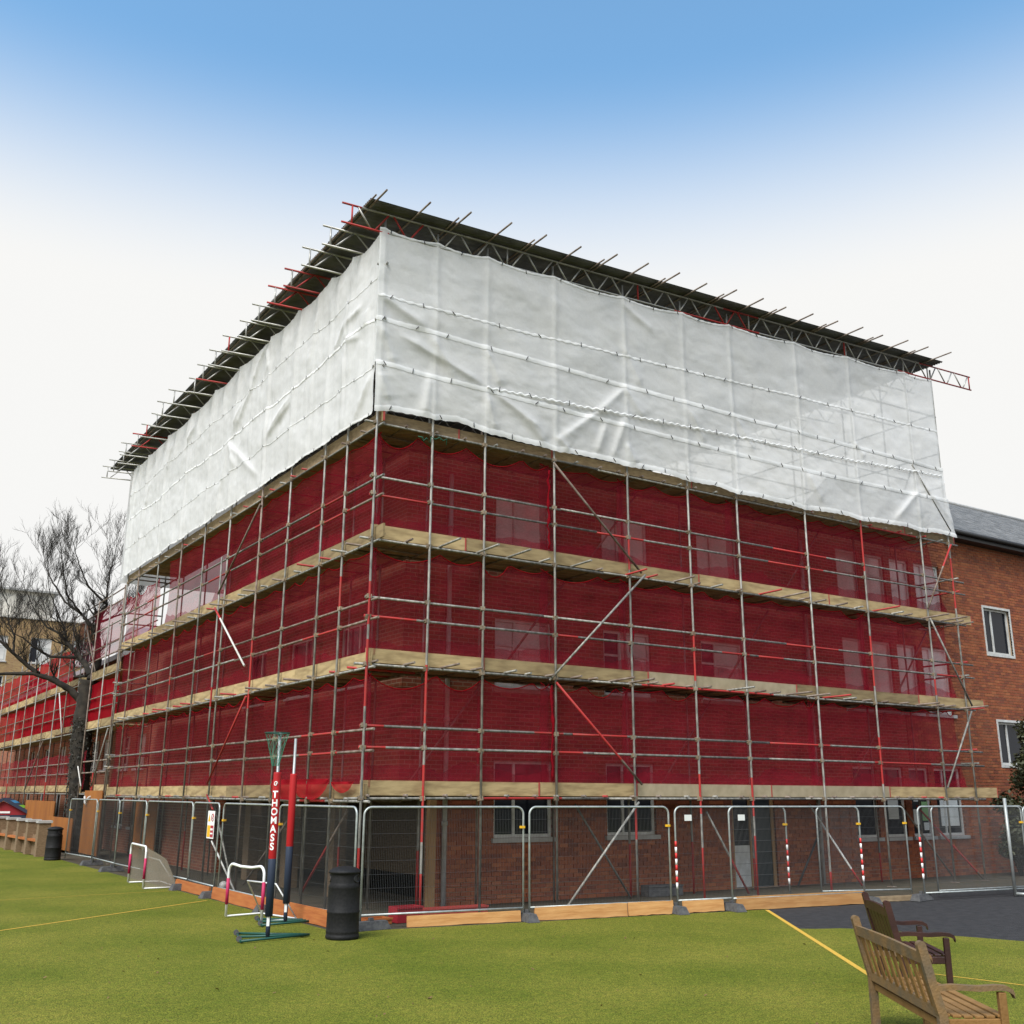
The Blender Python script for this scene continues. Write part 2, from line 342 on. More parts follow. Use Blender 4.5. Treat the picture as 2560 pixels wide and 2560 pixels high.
_unit = {}
def piece(name, key, lo, hi, parent, matname, loc_off=None, rot=None):
    """one small box-shaped piece; alike pieces share mesh data"""
    size = tuple(round(hi[i]-lo[i], 4) for i in range(3)); k = (key, size, matname)
    if k not in _unit:
        mb = MB(); s = Vector(size)/2; e = min(size)*.12
        mb.box((-s[0], -s[1], -s[2]), (s[0], s[1], s[2])); _unit[k] = mb.mesh(key, matname)
    o = bpy.data.objects.new(name, _unit[k]); C.objects.link(o); o.parent = parent
    c = Vector(((lo[0]+hi[0])/2, (lo[1]+hi[1])/2, (lo[2]+hi[2])/2)); o.location = c-W[parent.name]
    if rot: o.rotation_euler = rot
    return o

# ------------------------------------------------------------------ ground
def poly(name, pts, z, m):
    bm = bmesh.new(); vs = [bm.verts.new((x, y, z)) for x, y in pts]; f = bm.faces.new(vs); bmesh.ops.triangulate(bm, faces=[f])
    for f in bm.faces:
        if f.normal.z < 0: f.normal_flip()
    me = bpy.data.meshes.new(name); bm.to_mesh(me); bm.free(); me.materials.append(MT[m])
    o = bpy.data.objects.new(name, me); C.objects.link(o); o['kind'] = 'structure'; W[o.name] = Vector((0, 0, 0)); return o
poly('ground', [(-600, -600), (600, -600), (600, 600), (-600, 600)], -.012, 'tarmac')
poly('earth_strip', [(-.9, -1.0), (7.6, -1.9), (20, -1.2), (28, .2), (28, 3), (3, 3), (3, 50), (-1.0, 50)], -.008, 'earth')
turf_pts = [(-45, -45), (45, -45), (45, -31), (14, -15.5), (10.4, -11.6), (8.6, -9.2), (7.75, -7.6), (7.3, -6.4), (7.0, -5.6), (6.83, -5.1), (6.5, -4.75), (6.1, -4.6), (5.86, -4.42), (7.62, -2.05), (-.35, -1.02), (-.78, -.8), (-.82, 22), (-1.2, 24), (-1.45, 62), (-45, 62)]
poly('artificial_turf', turf_pts, -.004, 'turf')
def line(a, b, w, name='painted_line'):
    a = Vector((*a, 0)); b = Vector((*b, 0)); d = (b-a).normalized(); s = Vector((-d.y, d.x, 0))*w/2
    mb = MB(); mb.add([(a+s), (a-s), (b-s), (b+s)], [(0, 1, 2, 3)]); o = struct(name, mb, 'yellow'); o.location.z = .0; return o
line((7.55, -2.13), (2.2, -9.2), .075)
line((-9.5, -1.2), (-.95, 5.0), .05)
line((-8.5, 6.7), (-.9, 7.55), .025)
line((3.75, -8.2), (4.4, -11.5), .04)

# ------------------------------------------------------------------ school building
def holes_wall(mb, u0, u1, z0, z1, holes, place, mi=0):
    """flat wall u0..u1 x z0..z1 with rectangular openings; place(u,z,depth)->xyz; depth 0 outside, 1 inside"""
    us = sorted(set([u0, u1]+[h[i] for h in holes for i in (0, 1) if u0 < h[i] < u1])); zs = sorted(set([z0, z1]+[h[i] for h in holes for i in (2, 3) if z0 < h[i] < z1]))
    for i in range(len(us)-1):
        for j in range(len(zs)-1):
            uc = (us[i]+us[i+1])/2; zc = (zs[j]+zs[j+1])/2
            if any(h[0] < uc < h[1] and h[2] < zc < h[3] for h in holes): continue
            q = [(us[i], zs[j]), (us[i+1], zs[j]), (us[i+1], zs[j+1]), (us[i], zs[j+1])]
            mb.add([place(a, b, 0) for a, b in q], [(0, 1, 2, 3)], mi); mb.add([place(a, b, 1) for a, b in q], [(3, 2, 1, 0)], mi)
    for h in holes:                              # reveals
        q = [(h[0], h[2]), (h[1], h[2]), (h[1], h[3]), (h[0], h[3])]
        for k in range(4):
            a, b = q[k], q[(k+1) % 4]
            if a[0] == b[0] and a[0] in (u0, u1): continue
            mb.add([place(*a, 0), place(*b, 0), place(*b, 1), place(*a, 1)], [(3, 2, 1, 0)], mi)

FY = 1.5
bld = thing('school_building', 'red brick school building behind the scaffold, its slate roof showing at the right', 'building', (1.5, FY, 0))
win_r = []   # x0,x1,z0,z1,style
for (a, b) in ((3.68, 5.15), (6.6, 8.0)):
    win_r += [(a, b, 1.24, 2.77, 'glass'), (a, b, 4.25, 5.73, 'blind_glare2'), (a, b, 7.15, 8.45, 'blind_glare')]
for (a, b) in ((14.8, 15.7), (16.0, 16.85), (17.1, 17.95), (18.2, 19.4)):
    win_r += [(a, b, 1.05, 2.85, 'glass'), (a, b, 4.35, 6.25, 'blind_glare'), (a, b, 7.1, 8.72, 'blind_glare')]
win_r += [(9.6, 11.0, 4.3, 5.73, 'blind_glare2'), (9.6, 11.0, 7.15, 8.45, 'blind_glare')]
win_w = [(21.42, 22.77, 6.3, 7.7, 'wing'), (21.5, 23.0, 3.0, 4.25, 'wing'), (25.2, 26.5, 6.3, 7.7, 'wing'), (25.2, 26.7, 3.0, 4.25, 'wing')]
door = (10.35, 11.8, 0.0, 2.12)
holes_r = [w[:4] for w in win_r]+[door, (1.5, 2.28, -.29, 2.12)]
XW = 19.7
mb = MB(); holes_wall(mb, 1.5, XW, -.3, 9.3, holes_r, lambda u, z, d: (u, FY+.012+d*.28, z)); mb.build('wall', 'brickx', bld)
mb = MB(); holes_wall(mb, XW, 34, -.3, 9.9, [w[:4] for w in win_w], lambda u, z, d: (u, FY+.012+d*.28, z)); mb.box((XW-.02, FY+.3, -.3), (XW, 9, 9.9)); mb.build('wall', 'mortar', bld)
mb = MB(); holes_l = [(y, y+1.4, z, z+1.35) for y in (3.2, 6.2, 9.2) for z in (1.25, 4.35)]
holes_wall(mb, FY, 13, -.3, 9.3, [(1.5, 12.4, -.29, 2.12)]+[h for h in holes_l if h[1] < 13 and h[2] > 2.2], lambda u, z, d: (1.5+d*.28, u, z))  # low opening shaped to make the ground floor dark
holes_wall(mb, 13, 20, -.3, 7.35, [h for h in holes_l if h[0] > 13 or h[1] > 13.6], lambda u, z, d: (1.5+d*.28, u, z))
mb.build('wall', 'bricky', bld)
mb = MB(); mb.box((1.8, FY+.3, 8.6), (XW-.3, 12.9, 8.78)); mb.box((1.8, 13.0, 7.1), (XW-.3, 20, 7.28)); mb.box((1.8, 19.8, -.3), (XW-.3, 20, 7.1)); mb.box((1.8, 12.8, 7.28), (XW-.3, 12.95, 8.6)); mb.box((1.8, FY+.3, 2.15), (9, 12.9, 2.3)); mb.box((6.0, FY+.3, -.2), (6.2, 12.9, 2.15)); mb.box((2.34, FY+.3, -.2), (6.0, FY+.42, 2.15)); mb.box((1.8, 12.7, -.2), (6.0, 12.9, 2.15)); mb.build('deck_and_dark_room', 'deck', bld)  # decks, plus hidden slab and walls added to darken the ground floor
mb = MB(); mb.box((2.2, FY-.02, -.05), (2.34, FY+.12, 2.12)); mb.build('timber_post', 'timberframe', bld)
for y in (4.6, 7.2, 9.8): mb = MB(); mb.box((1.5, y-.2, -.1), (1.78, y+.2, 2.12)); mb.build('pillar', 'stock', bld)

def window(x0, x1, z0, z1, style, ydir=True, X=None, par=bld, fy=FY):
    def P(u, d, z): return (u, fy+d, z) if ydir else (X+d, u, z)
    t = .065; mb = MB()
    def bar(a, b, c, e, d0=.07, d1=.15): 
        p, q = P(a, d0, c), P(b, d1, e); mb.box([min(p[i], q[i]) for i in range(3)], [max(p[i], q[i]) for i in range(3)])
    bar(x0, x1, z0, z0+t); bar(x0, x1, z1-t, z1); bar(x0, x0+t, z0+t, z1-t); bar(x1-t, x1, z0+t, z1-t)
    wd = x1-x0; cols = [x0+t]
    if wd > 1.1: mu = x0+wd*.36; bar(mu-.03, mu+.03, z0+t, z1-t); cols += [mu-.03, mu+.03]
    cols.append(x1-t); tz = z0+(z1-z0)*.62
    if z1-z0 > 1.6 or style == 'blind_glare2': bar(x0+t, x1-t, tz-.025, tz+.025, .075, .145)
    if style == 'blind_glare2': bar(x0+wd*.45, x1-.15, z0+.12, z0+.19, .08, .16); bar(x0+wd*.45, x1-.15, tz-.16, tz-.09, .08, .16); bar(x0+wd*.45, x0+wd*.45+.07, z0+.19, tz-.16, .08, .16); bar(x1-.22, x1-.15, z0+.19, tz-.16, .08, .16)
    if style == 'wing':
        for k_, (a, b, c, e) in enumerate(((x0-.06, x1+.06, z0-.08, z0), (x0-.06, x1+.06, z1, z1+.07), (x0-.06, x0, z0, z1), (x1, x1+.06, z0, z1))): bar(a, b, c, e, -.022, .03)
    w = mb.build('window', 'frame', par)
    for k in range(0, len(cols), 2):
        m2 = MB(); p, q = P(cols[k], .105, z0+t), P(cols[k+1], .115, z1-t); m2.box([min(p[i], q[i]) for i in range(3)], [max(p[i], q[i]) for i in range(3)])
        m2.build('pane', 'glass' if style in ('glass', 'wing') else ('blind_glare' if style == 'blind_glare' or random.random() < .5 else 'glass'), w)
    if style == 'wing': return w
    m3 = MB(); p, q = P(x0-.06, -.07, z0-.09), P(x1+.06, .1, z0-.002); m3.box([min(p[i], q[i]) for i in range(3)], [max(p[i], q[i]) for i in range(3)]); m3.build('sill', 'stone', w)
    return w
for w in win_r+win_w: window(*w)
for h in holes_l:
    if (h[1] < 13 and h[2] > 2.2) or h[0] > 13: window(h[0], h[1], h[2], h[3], 'glass', False, 1.5)
# notices in the ground floor windows at the right
for i, (x, z, w, h, m) in enumerate([(16.2, 1.5, .42, .6, 'paper'), (17.25, 1.35, .28, .4, 'paper'), (17.62, 1.45, .26, .5, 'papergreen'), (17.3, 1.95, .2, .22, 'paper'), (17.66, 1.2, .22, .2, 'paper'), (18.45, 1.3, .8, 1.0, 'paper')]):
    mb = MB(); mb.box((x, FY+.085, z), (x+w, FY+.098, z+h))
    solo('paper_notice', mb, m, ['white notice in the pane left of the green one, by the drainpipe', 'narrow white notice low in the notice window', 'green and white notice in the notice window', 'small square notice at the top of the notice window', 'little white slip under the green notice', 'large pale sheet covering the rightmost ground floor window'][i], 'notice', (x, FY+.09, z))
# door
mb = MB(); a, b, z0, z1 = door
mb.box((a, FY+.06, 0), (a+.09, FY+.16, z1)); mb.box((b-.09, FY+.06, 0), (b, FY+.16, z1)); mb.box((a+.09, FY+.06, z1-.09), (b-.09, FY+.16, z1)); mb.box((a+.62, FY+.06, 0), (a+.72, FY+.16, z1-.09))
d = mb.build('door', 'timberframe', bld)
mb = MB(); mb.box((a+.72, FY+.09, .02), (b-.09, FY+.13, z1-.09)); mb.build('leaf', 'ply_dark', d)
mb = MB(); mb.box((a+.09, FY+.09, .02), (a+.62, FY+.12, .95)); mb.build('panel', 'frame', d)
mb = MB(); mb.box((a+.09, FY+.1, .95), (a+.62, FY+.115, z1-.09)); mb.build('pane', 'glass', d)
# downpipes
for x in (2.5, 13.3):
    mb = MB(); mb.path([(x, FY-.07, 0), (x, FY-.07, 8.7)], .05, 10)
    for z in (1.5, 3.5, 5.5, 7.5): mb.path([(x, FY-.07, z), (x, FY-.07, z+.08)], .065, 10)
    mb.build('downpipe', 'stone', bld)
# bricks standing proud of the mortar: ground floor strip and the exposed right-hand wall
bl, bh, gap, cou = .225, .072, .014, .086
allb = []
def course(u0, u1, z, k, holes):
    x = u0-(bl/2+gap/2 if k % 2 else 0)
    while x < u1:
        a, b = max(x, u0), min(x+bl, u1); x += bl+gap
        if b-a < .03: continue
        segs = [(a, b)]
        for h in holes:
            if z+bh > h[2]-.001 and z < h[3]+.001:
                ns = []
                for (c, d) in segs:
                    if d <= h[0] or c >= h[1]: ns.append((c, d)); continue
                    if h[0]-c > .02: ns.append((c, h[0]))
                    if d-h[1] > .02: ns.append((h[1], d))
                segs = ns
        for (c, d) in segs: allb.append((c, d, z))
k = 0; z = 0.0
while z < 9.75:
    if z < 2.0: course(1.5, 30, z, k, holes_r+[w[:4] for w in win_w])
    else: course(17.2, 30, z, k, holes_r+[w[:4] for w in win_w])
    z += cou; k += 1
full = [b for b in allb if abs(b[1]-b[0]-bl) < .004 and 19.9 < b[0] < 23.2 and 4.4 < b[2]]
full.sort(key=lambda b: (b[0]-20.2)**2+((b[2]-6.2)*.6)**2); single = set(full[:300])
me = None
for b in full[:300]:
    o = piece('brick', 'brick', (0, 0, 0), (bl, .05, bh), bld, 'brick'); o.location = Vector(((b[0]+b[1])/2, FY+.022+random.uniform(-.003, .003), b[2]+bh/2))-W[bld.name]
vs = []; fs = []; rn = []
for b in allb:
    if b in single: continue
    y0 = FY-.003+random.uniform(-.003, .003); y1 = FY+.04; c, d, z = b; k = len(vs)
    vs += [(c, y0, z), (d, y0, z), (d, y0, z+bh), (c, y0, z+bh), (c, y1, z), (d, y1, z), (d, y1, z+bh), (c, y1, z+bh)]
    fs += [(k, k+1, k+2, k+3), (k+3, k+2, k+6, k+7), (k+4, k+5, k+1, k), (k, k+3, k+7, k+4), (k+1, k+5, k+6, k+2)]; rn += [random.random()]*5
me = bpy.data.meshes.new('brickwork'); off = W[bld.name]
me.from_pydata([(v[0]-off[0], v[1]-off[1], v[2]) for v in vs], [], fs); me.materials.append(MT['brick'])
at = me.attributes.new('rnd', 'FLOAT', 'FACE'); at.data.foreach_set('value', rn)
o = link(bpy.data.objects.new('brickwork', me), bld); o['kind'] = 'stuff'
# slate roof of the uncovered wing
ey, ez, ry, rz_ = FY-.35, 9.82, 5.6, 12.75
rm = MB(); rm.add([(XW+.05, ey+.02, ez-.03), (40, ey+.02, ez-.03), (40, ry, rz_-.03), (XW+.05, ry, rz_-.03)], [(0, 1, 2, 3)]); rm.add([(XW+.05, ry, rz_-.03), (40, ry, rz_-.03), (40, 9.8, ez), (XW+.05, 9.8, ez)], [(0, 1, 2, 3)])
rm.add([(XW+.06, ey+.1, ez-.05), (XW+.06, ry, rz_-.06), (XW+.06, 9.8, ez)], [(0, 1, 2)])
roof = rm.build('roof', 'slate', bld)
sl = Vector((0, ry-ey, rz_-ez)); L = sl.length; sl.normalize(); nrm = Vector((0, -sl.z, sl.y))
rowh, sw = .2, .27; slates = []; r = 0; s = 0.0
while s < L-.05:
    x = XW+.05-(sw/2 if r % 2 else 0)
    while x < 33: 
        if x > XW: slates.append((x, s))
        x += sw
    s += rowh; r += 1
smb = MB(); smb.box((0, 0, 0), (sw-.006, .3, .009)); sme = smb.mesh('slate', 'slate')
cp = Vector((-8.157, -17.2, 2.1)); slates.sort(key=lambda t: abs(t[0]-22.3)+.6*abs(t[1]-2))
ang = math.atan2(sl.z, sl.y); vs = []; fs = []; rn = []
for i, (x, s) in enumerate(slates):
    p = Vector((x, ey, ez))+sl*s+nrm*(.012+random.uniform(0, .004))
    if i < 300:
        o = bpy.data.objects.new('slate', sme); C.objects.link(o); o.parent = roof; o.location = p-W[bld.name]; o.rotation_euler = (ang-.035, 0, 0)
    else:
        k = len(vs); q = sl*.3-nrm*.01
        vs += [p, p+Vector((sw-.006, 0, 0)), p+Vector((sw-.006, 0, 0))+q, p+q, p+nrm*.009, p+Vector((sw-.006, 0, 0))+nrm*.009, p+Vector((sw-.006, 0, 0))+q+nrm*.009, p+q+nrm*.009]
        fs += [(k+4, k+5, k+6, k+7), (k, k+1, k+5, k+4), (k+1, k+2, k+6, k+5), (k, k+4, k+7, k+3)]; rn += [random.random()]*4
me = bpy.data.meshes.new('slating'); me.from_pydata([tuple(v-off) for v in vs], [], fs); me.materials.append(MT['slate'])
at = me.attributes.new('rnd', 'FLOAT', 'FACE'); at.data.foreach_set('value', rn); o = link(bpy.data.objects.new('slating', me), roof); o['kind'] = 'stuff'
mb = MB(); mb.box((XW, ey-.02, ez-.19), (34, ey+.03, ez-.05)); mb.box((XW, ey+.03, ez-.19), (34, FY, ez-.14)); mb.build('fascia', 'gutter', roof)
mb = MB(); mb.path([(XW, ey-.09, ez-.02), (34, ey-.09, ez-.02)], .065, 10); mb.build('gutter', 'gutter', roof)
mb = MB(); mb.path([(XW, ry, rz_+.02), (34, ry, rz_+.02)], .09, 8); mb.build('ridge', 'stone', roof)

# ------------------------------------------------------------------ main scaffold
Z = [2.02, 4.341, 6.662, 8.947]
XR = [0, 1.22, 2.442, 4.179, 6.161, 7.96, 9.527, 11.892, 14.022, 16.507, 17.782]
YL = [1.308, 2.417, 4.34, 6.088, 8.419, 10.436, 12.623, 15.078, 17.433, 18.883]
def roofz(x): return 13.36+.0505*(x+.93)
sc = thing('scaffold', 'tall tube scaffold wrapping both faces of the corner building', 'scaffold', (0, 0, 0))
seg_red = {0: [(.05, .09), (.27, .36), (.38, .44)], 1: [(0, .055), (.095, .195), (.25, .33)], 4: [(.09, .135), (.5, .55)], 5: [(0, .075), (.125, .185), (.33, .41)], 6: [(.12, .18), (.0, .09)], 7: [(.0, .03)], 8: [(.17, .25), (.34, .43), (.55, .66)], 9: [(.33, .36)], 10: [(.5, .6)]}
for i, x in enumerate(XR):
    tx, ty = random.uniform(-.015, .015), random.uniform(-.01, .01)
    top = roofz(x)-.12 if i else 13.3
    tube('standard', (x, 0, 0), (x+tx, ty, top), sc, seg_red.get(i), 'galv')
    piece('base_plate', 'base_plate', (x-.08, -.08, 0), (x+.08, .08, .012), sc, 'rust')
for i, y in enumerate(YL):
    tube('standard', (0, y, 0), (random.uniform(-.02, .02), y+random.uniform(-.02, .02), 13.1), sc, {3: [(.3, .42)], 0: [(.42, .47)], 6: [(.38, .4)]}.get(i), 'rust' if i in (3, 6, 8) else 'galv')
    piece('base_plate', 'base_plate', (-.08, y-.08, 0), (.08, y+.08, .012), sc, 'rust')
tube('standard', (-.02, 8.75, 3.2), (-.04, 8.72, 7.9), sc, [(0.2, .3)])
IY = 1.12
for x in [.62, 1.75, 3.05, 4.9, 6.9, 8.7, 10.6, 12.9, 15.1, 16.9]:
    tube('standard', (x, IY, 0), (x, IY, 13.2+.05*x), sc, random.choice([None, [(0, .08)], [(.0, .05), (.3, .4)], [(.2, .3)]]), random.choice(['galv', 'rust', 'galv']))
for y in [1.9, 3.3, 5.2, 7.2, 9.4, 11.5, 13.8, 16.2, 18.4]:
    tube('standard', (IY, y, 0), (IY, y, 13.2), sc, random.choice([None, [(0, .08)]]))
IN = .052
def jit(): return random.uniform(-.012, .012)
def runs(a, b, cuts): 
    p = [a]+cuts+[b]; return list(zip(p[:-1], p[1:]))
zc_all = []
for li, z in enumerate(Z):
    # ledgers, in lengths joined end to end
    for (a, b) in runs(-.22, 18.25, [5.4+jit()*40, 11.6+jit()*40]):
        n = [(random.uniform(0, .5), random.uniform(.55, .9))] if random.random() < .45 else None
        tube('ledger', (a, IN+jit(), z+jit()), (b, IN+jit(), z+jit()), sc, n)
        tube('ledger', (a+.4, IY+IN, z+jit()), (b, IY+IN, z+jit()), sc, None, 'rust')
    for (a, b) in runs(-.22, 19.1, [6.3+jit()*40, 12.5+jit()*40]):
        tube('ledger', (IN, a, z-.06+jit()), (IN, b, z-.06+jit()), sc, [(.3, .5)] if random.random() < .3 else None)
        tube('ledger', (IY+IN, a+1, z-.06), (IY+IN, b, z-.06), sc, None, 'rust')
    zc_all.append(z)
    if li < 3:
        for h in (.87, 1.23):
            for q, (a, b) in enumerate(runs(-.06, 18.35, [4.6+jit()*60, 10.4+jit()*60])):
                n = random.choice([None, None, [(.0, .25)], [(.45, .72)], [(.0, .1), (.8, .95)]])
                tube('guard_rail', (a, IN, z+h+jit()), (b, IN, z+h+jit()), sc, n)
            for (a, b) in runs(-.3, 19.35, [7.0+jit()*60, 13.4+jit()*60]):
                tube('guard_rail', (IN, a, z+h-.06+jit()), (IN, b, z+h-.06+jit()), sc, random.choice([None, None, [(.2, .45)]]), random.choice(['galv', 'galv', 'rust']))
            zc_all.append(z+h)
            if True:   # short returns round the far ends
                tube('guard_rail', (17.9, -.1, z+h+.05), (17.9, 1.3, z+h+.05), sc, random.choice([None, [(0, 1)]]))
                tube('guard_rail', (-.1, 19.0, z+h), (1.3, 19.0, z+h), sc)
    # toe boards
    zt = z+.045
    cuts = {0: [3.05+.8, 6.3, 10.25, 14.4], 1: [2.55, 6.7, 11.3, 15.9], 2: [2.1, 7.2+1.1, 12.7], 3: [1.9, 4.2, 8.2, 12.3, 16.0]}[li]
    for q, (a, b) in enumerate(runs(.02, (18.9, 18.75, 18.6, 18.2)[li], cuts)):
        piece('toe_board', 'toe_board', (a+.006, .082, zt), (b-.006, .12, zt+(.255 if li < 3 else .2)), sc, 'deck' if li == 3 else 'board_ply' if (li, q) in ((1, 2), (0, 2), (0, 3)) else 'board', rot=(0, random.uniform(-.003, .003), 0))
        piece('board_iron', 'board_iron', (b-.045, .079, zt-.002), (b-.012, .0818, zt+.257*(1 if li < 3 else .78)), sc, 'iron')
    for q, (a, b) in enumerate(runs(.02 if li != 2 else -.3, 19.3, [3.6, 7.4, 11.2, 15.0])):
        piece('toe_board', 'toe_board', (.082, a+.006, zt-.06), (.12, b-.006, zt+.195), sc, 'board' if li < 3 else 'deck', rot=(random.uniform(-.003, .003), 0, 0))
    # deck boards; inmost row added to darken the space below
    for r_ in range(5):
        y0 = .14+r_*.245
        for (a, b) in runs(.2, 17.6 if li < 3 else 17.2, [4.1+r_*.1, 8.0-r_*.1, 11.9, 15.2]):
            piece('deck_board', 'deck_board', (a+.01, y0, zt-.008), (b-.01, y0+.225, zt+.03), sc, 'deck')
        for (a, b) in runs(1.2, 19 if li < 3 else 17.2, [4.9, 8.8, 12.6]):
            piece('deck_board', 'deck_board', (y0, a+.01, zt-.068), (y0+.225, b-.01, zt-.03), sc, 'deck')
    # transoms under the boards, their ends poking out
    xs = []; x = .12
    while x < 18.2: xs.append(x); x += random.uniform(.45, .85)
    for x in xs:
        out = -.05 if li in (0, 3) else -random.choice([.12, .2, .28, .35, .3, .62, .75])
        col = random.choice(['rust', 'rust', 'rust', 'rust', 'redtube', 'galv'])
        tube('transom', (x, out, z+.046+jit()*.3), (x+random.uniform(-.03, .03), 1.3, z+.02), sc, None, col, TR*.93)
    y = .6
    while y < 18.9:
        out = -.05 if li in (0, 3) else -random.choice([.08, .1, .15, .25, .3])
        tube('transom', (out, y, z-.014), (1.3, y+random.uniform(-.03, .03), z-.03), sc, None, random.choice(['galv', 'rust', 'rust', 'redtube']), TR*.93)
        y += random.uniform(.6, 1.1)
# ledgers and rails behind the white sheeting
for z, sl_ in ((10.1, 0), (11.1, 0), (12.3, .05)):
    tube('ledger', (-.1, IN, z), (17.9, IN, z+18*sl_*.5), sc); tube('ledger', (IN, -.1, z), (IN, 19.1, z), sc)
    tube('ledger', (.8, IY+IN, z), (17.9, IY+IN, z+18*sl_*.5), sc); tube('ledger', (17.8, 0, z+.5), (17.8, 12, z+.5), sc)
# braces
def brace(p0, p1, red=None, base='galv'): tube('brace', p0, p1, sc, red, base)
brace((4.12, -.06, 8.85), (6.45, -.06, 6.75), None, 'rust')
brace((6.55, -.06, 6.72), (3.98, -.06, 4.28))
brace((4.15, -.06, 4.25), (6.3, -.06, 2.3), [(.0, .75)], 'rust')
brace((6.2, -.06, 1.95), (4.35, -.06, .02))
brace((5.4, 1.05, 1.9), (6.75, .95, .02), None, 'galv')
brace((17.8, -.06, 8.9), (16.45, -.06, 6.95), [(0, .35)], 'rust')
brace((16.5, -.06, 6.7), (17.95, -.06, 4.45)); brace((17.9, -.06, 4.3), (16.5, -.06, 2.3))
brace((16.4, -.06, 11.0), (17.85, -.06, 9.3)); brace((16.5, 1.0, 9.1), (17.7, .9, 11.3))
brace((16.2, .7, 1.85), (18.3, .4, .0), [(0, .9)], 'rust'); brace((15.6, .75, 1.9), (17.4, .7, .1), None, 'rust')
brace((8.4, .3, 1.75), (9.35, .1, .05), [(.55, 1)], 'galv'); brace((12.35, .9, 1.9), (13.2, .2, .05), [(.8, 1)], 'whitetube')
brace((12.9, 1.1, 1.25), (11.9, 1.0, .05), None, 'gutter')
brace((-.06, 6.05, 8.7), (-.06, 8.75, 6.95), None, 'rust')
brace((-.1, 8.8, 6.6), (-.08, 6.3, 4.9), [(0, .2)], 'whitetube')
brace((-.06, 6.1, 4.2), (-.06, 8.4, 2.3), [(0, 1)], 'rust')
brace((.5, 9.6, 2.0), (.3, 7.2, .1)); brace((.6, 4.2, 1.9), (.5, 7.0, .1), None, 'rust'); brace((.5, 1.6, 1.8), (.5, 3.6, .2), [(.4, 1)], 'rust')
for i in range(8):                               # raking braces behind the nets
    x = 1.5+i*2.1; li = i % 3
    tube('brace', (x, 1.05, Z[li]+.3), (x+1.5, .95, Z[li]+2.2), sc, None, 'rust')
# couplers
cm = MB(); cm.box((-.045, -.05, -.04), (.045, .035, .04)); cm.path([(-.062, -.01, .0), (.062, -.01, .0)], .014, 6); cme = cm.mesh('coupler', 'coupler')
for x in XR:
    for z in zc_all:
        o = bpy.data.objects.new('coupler', cme); C.objects.link(o); o.parent = sc; o.location = (x, .03, z+jit()); o.rotation_euler = (random.uniform(-.2, .2), random.uniform(-.2, .2), random.uniform(-.2, .2))
for y in YL:
    for z in zc_all:
        o = bpy.data.objects.new('coupler', cme); C.objects.link(o); o.parent = sc; o.location = (.03, y, z-.06+jit()); o.rotation_euler = (random.uniform(-.2, .2), random.uniform(-.2, .2), -1.57+random.uniform(-.2, .2))
# upright board end at the corner, with its red end iron
piece('toe_board', 'corner_board', (.1, -.06, 8.98), (.14, .1, 9.3), sc, 'board'); piece('board_iron', 'corner_iron', (.101, -.075, 8.99), (.139, -.061, 9.31), sc, 'iron')

# ------------------------------------------------------------------ debris nets
def fbm(x, y, s=0.0): return noise.fractal(Vector((x, y, s)), 1.0, 2.0, 4)
def net(face, a, b, z0, z1, label, m='net', sag=.16, end_lean=(0, 0), seed=0.0, hole=None, ripple=.04, ztopf=None, base=.125):
    L = b-a; nu = int(L*10)+4; nv = 16; ties = [a]; t = a
    while t < b-.5: t += random.uniform(.7, 1.5); ties.append(min(t, b))
    ties.append(b+.001); sags = [random.uniform(.25, 1)*sag for _ in ties]
    def f(u, v):
        s = a+u*L; k = 0
        while k < len(ties)-2 and s > ties[k+1]: k += 1
        w = (s-ties[k])/max(.01, ties[k+1]-ties[k]); w = max(0, min(1, w)); dip = sags[k]*(1-(2*w-1)**2)
        zt = (z1 if ztopf is None else ztopf(s))-dip
        z = z0+(zt-z0)*v
        s2 = s+(end_lean[0]*(1-v)+end_lean[1]*v)*(u**8)
        d = base+.02+ripple*fbm(s*.9+seed, z*.7, seed)+.03*fbm(s*3+seed, z*.6, 3+seed)*(v*(1-v)*4)
        d += .05*math.sin(math.pi*v)
        return (s2, d, z) if face == 'R' else (d, s2, z)
    mb = MB(); mb.grid(f, nu, nv)
    if face != 'R': mb.f = [tuple(reversed(q)) for q in mb.f]
    # rolled hem
    hem = [f(i/nu, 1.0) for i in range(nu+1)]
    loc = (a, .07, z0) if face == 'R' else (.07, a, z0)
    o = thing('debris_net', label, 'net', loc, 0, 'red debris nets on the scaffold')
    mb.build('mesh_sheet', m, o); h = MB(); h.path(hem, .011, 5); h.build('hem', 'netdense', o)
    # doubled length along the bottom, gathered behind the boards
    def g(u, v):
        p = f(u, .0); q = (p[0] if face == 'R' else p[1]); zz = z0+v*(.26+.3*fbm(q*.5+seed, 1.3, 5)+.08*fbm(q*2.1, 2.2, seed))
        return (p[0], p[1]+.02+.02*v, zz) if face == 'R' else (p[0]+.02+.02*v, p[1], zz)
    mb2 = MB(); mb2.grid(g, nu, 3); mb2.build('overlap', m, o)
    return o
SP = 6.2
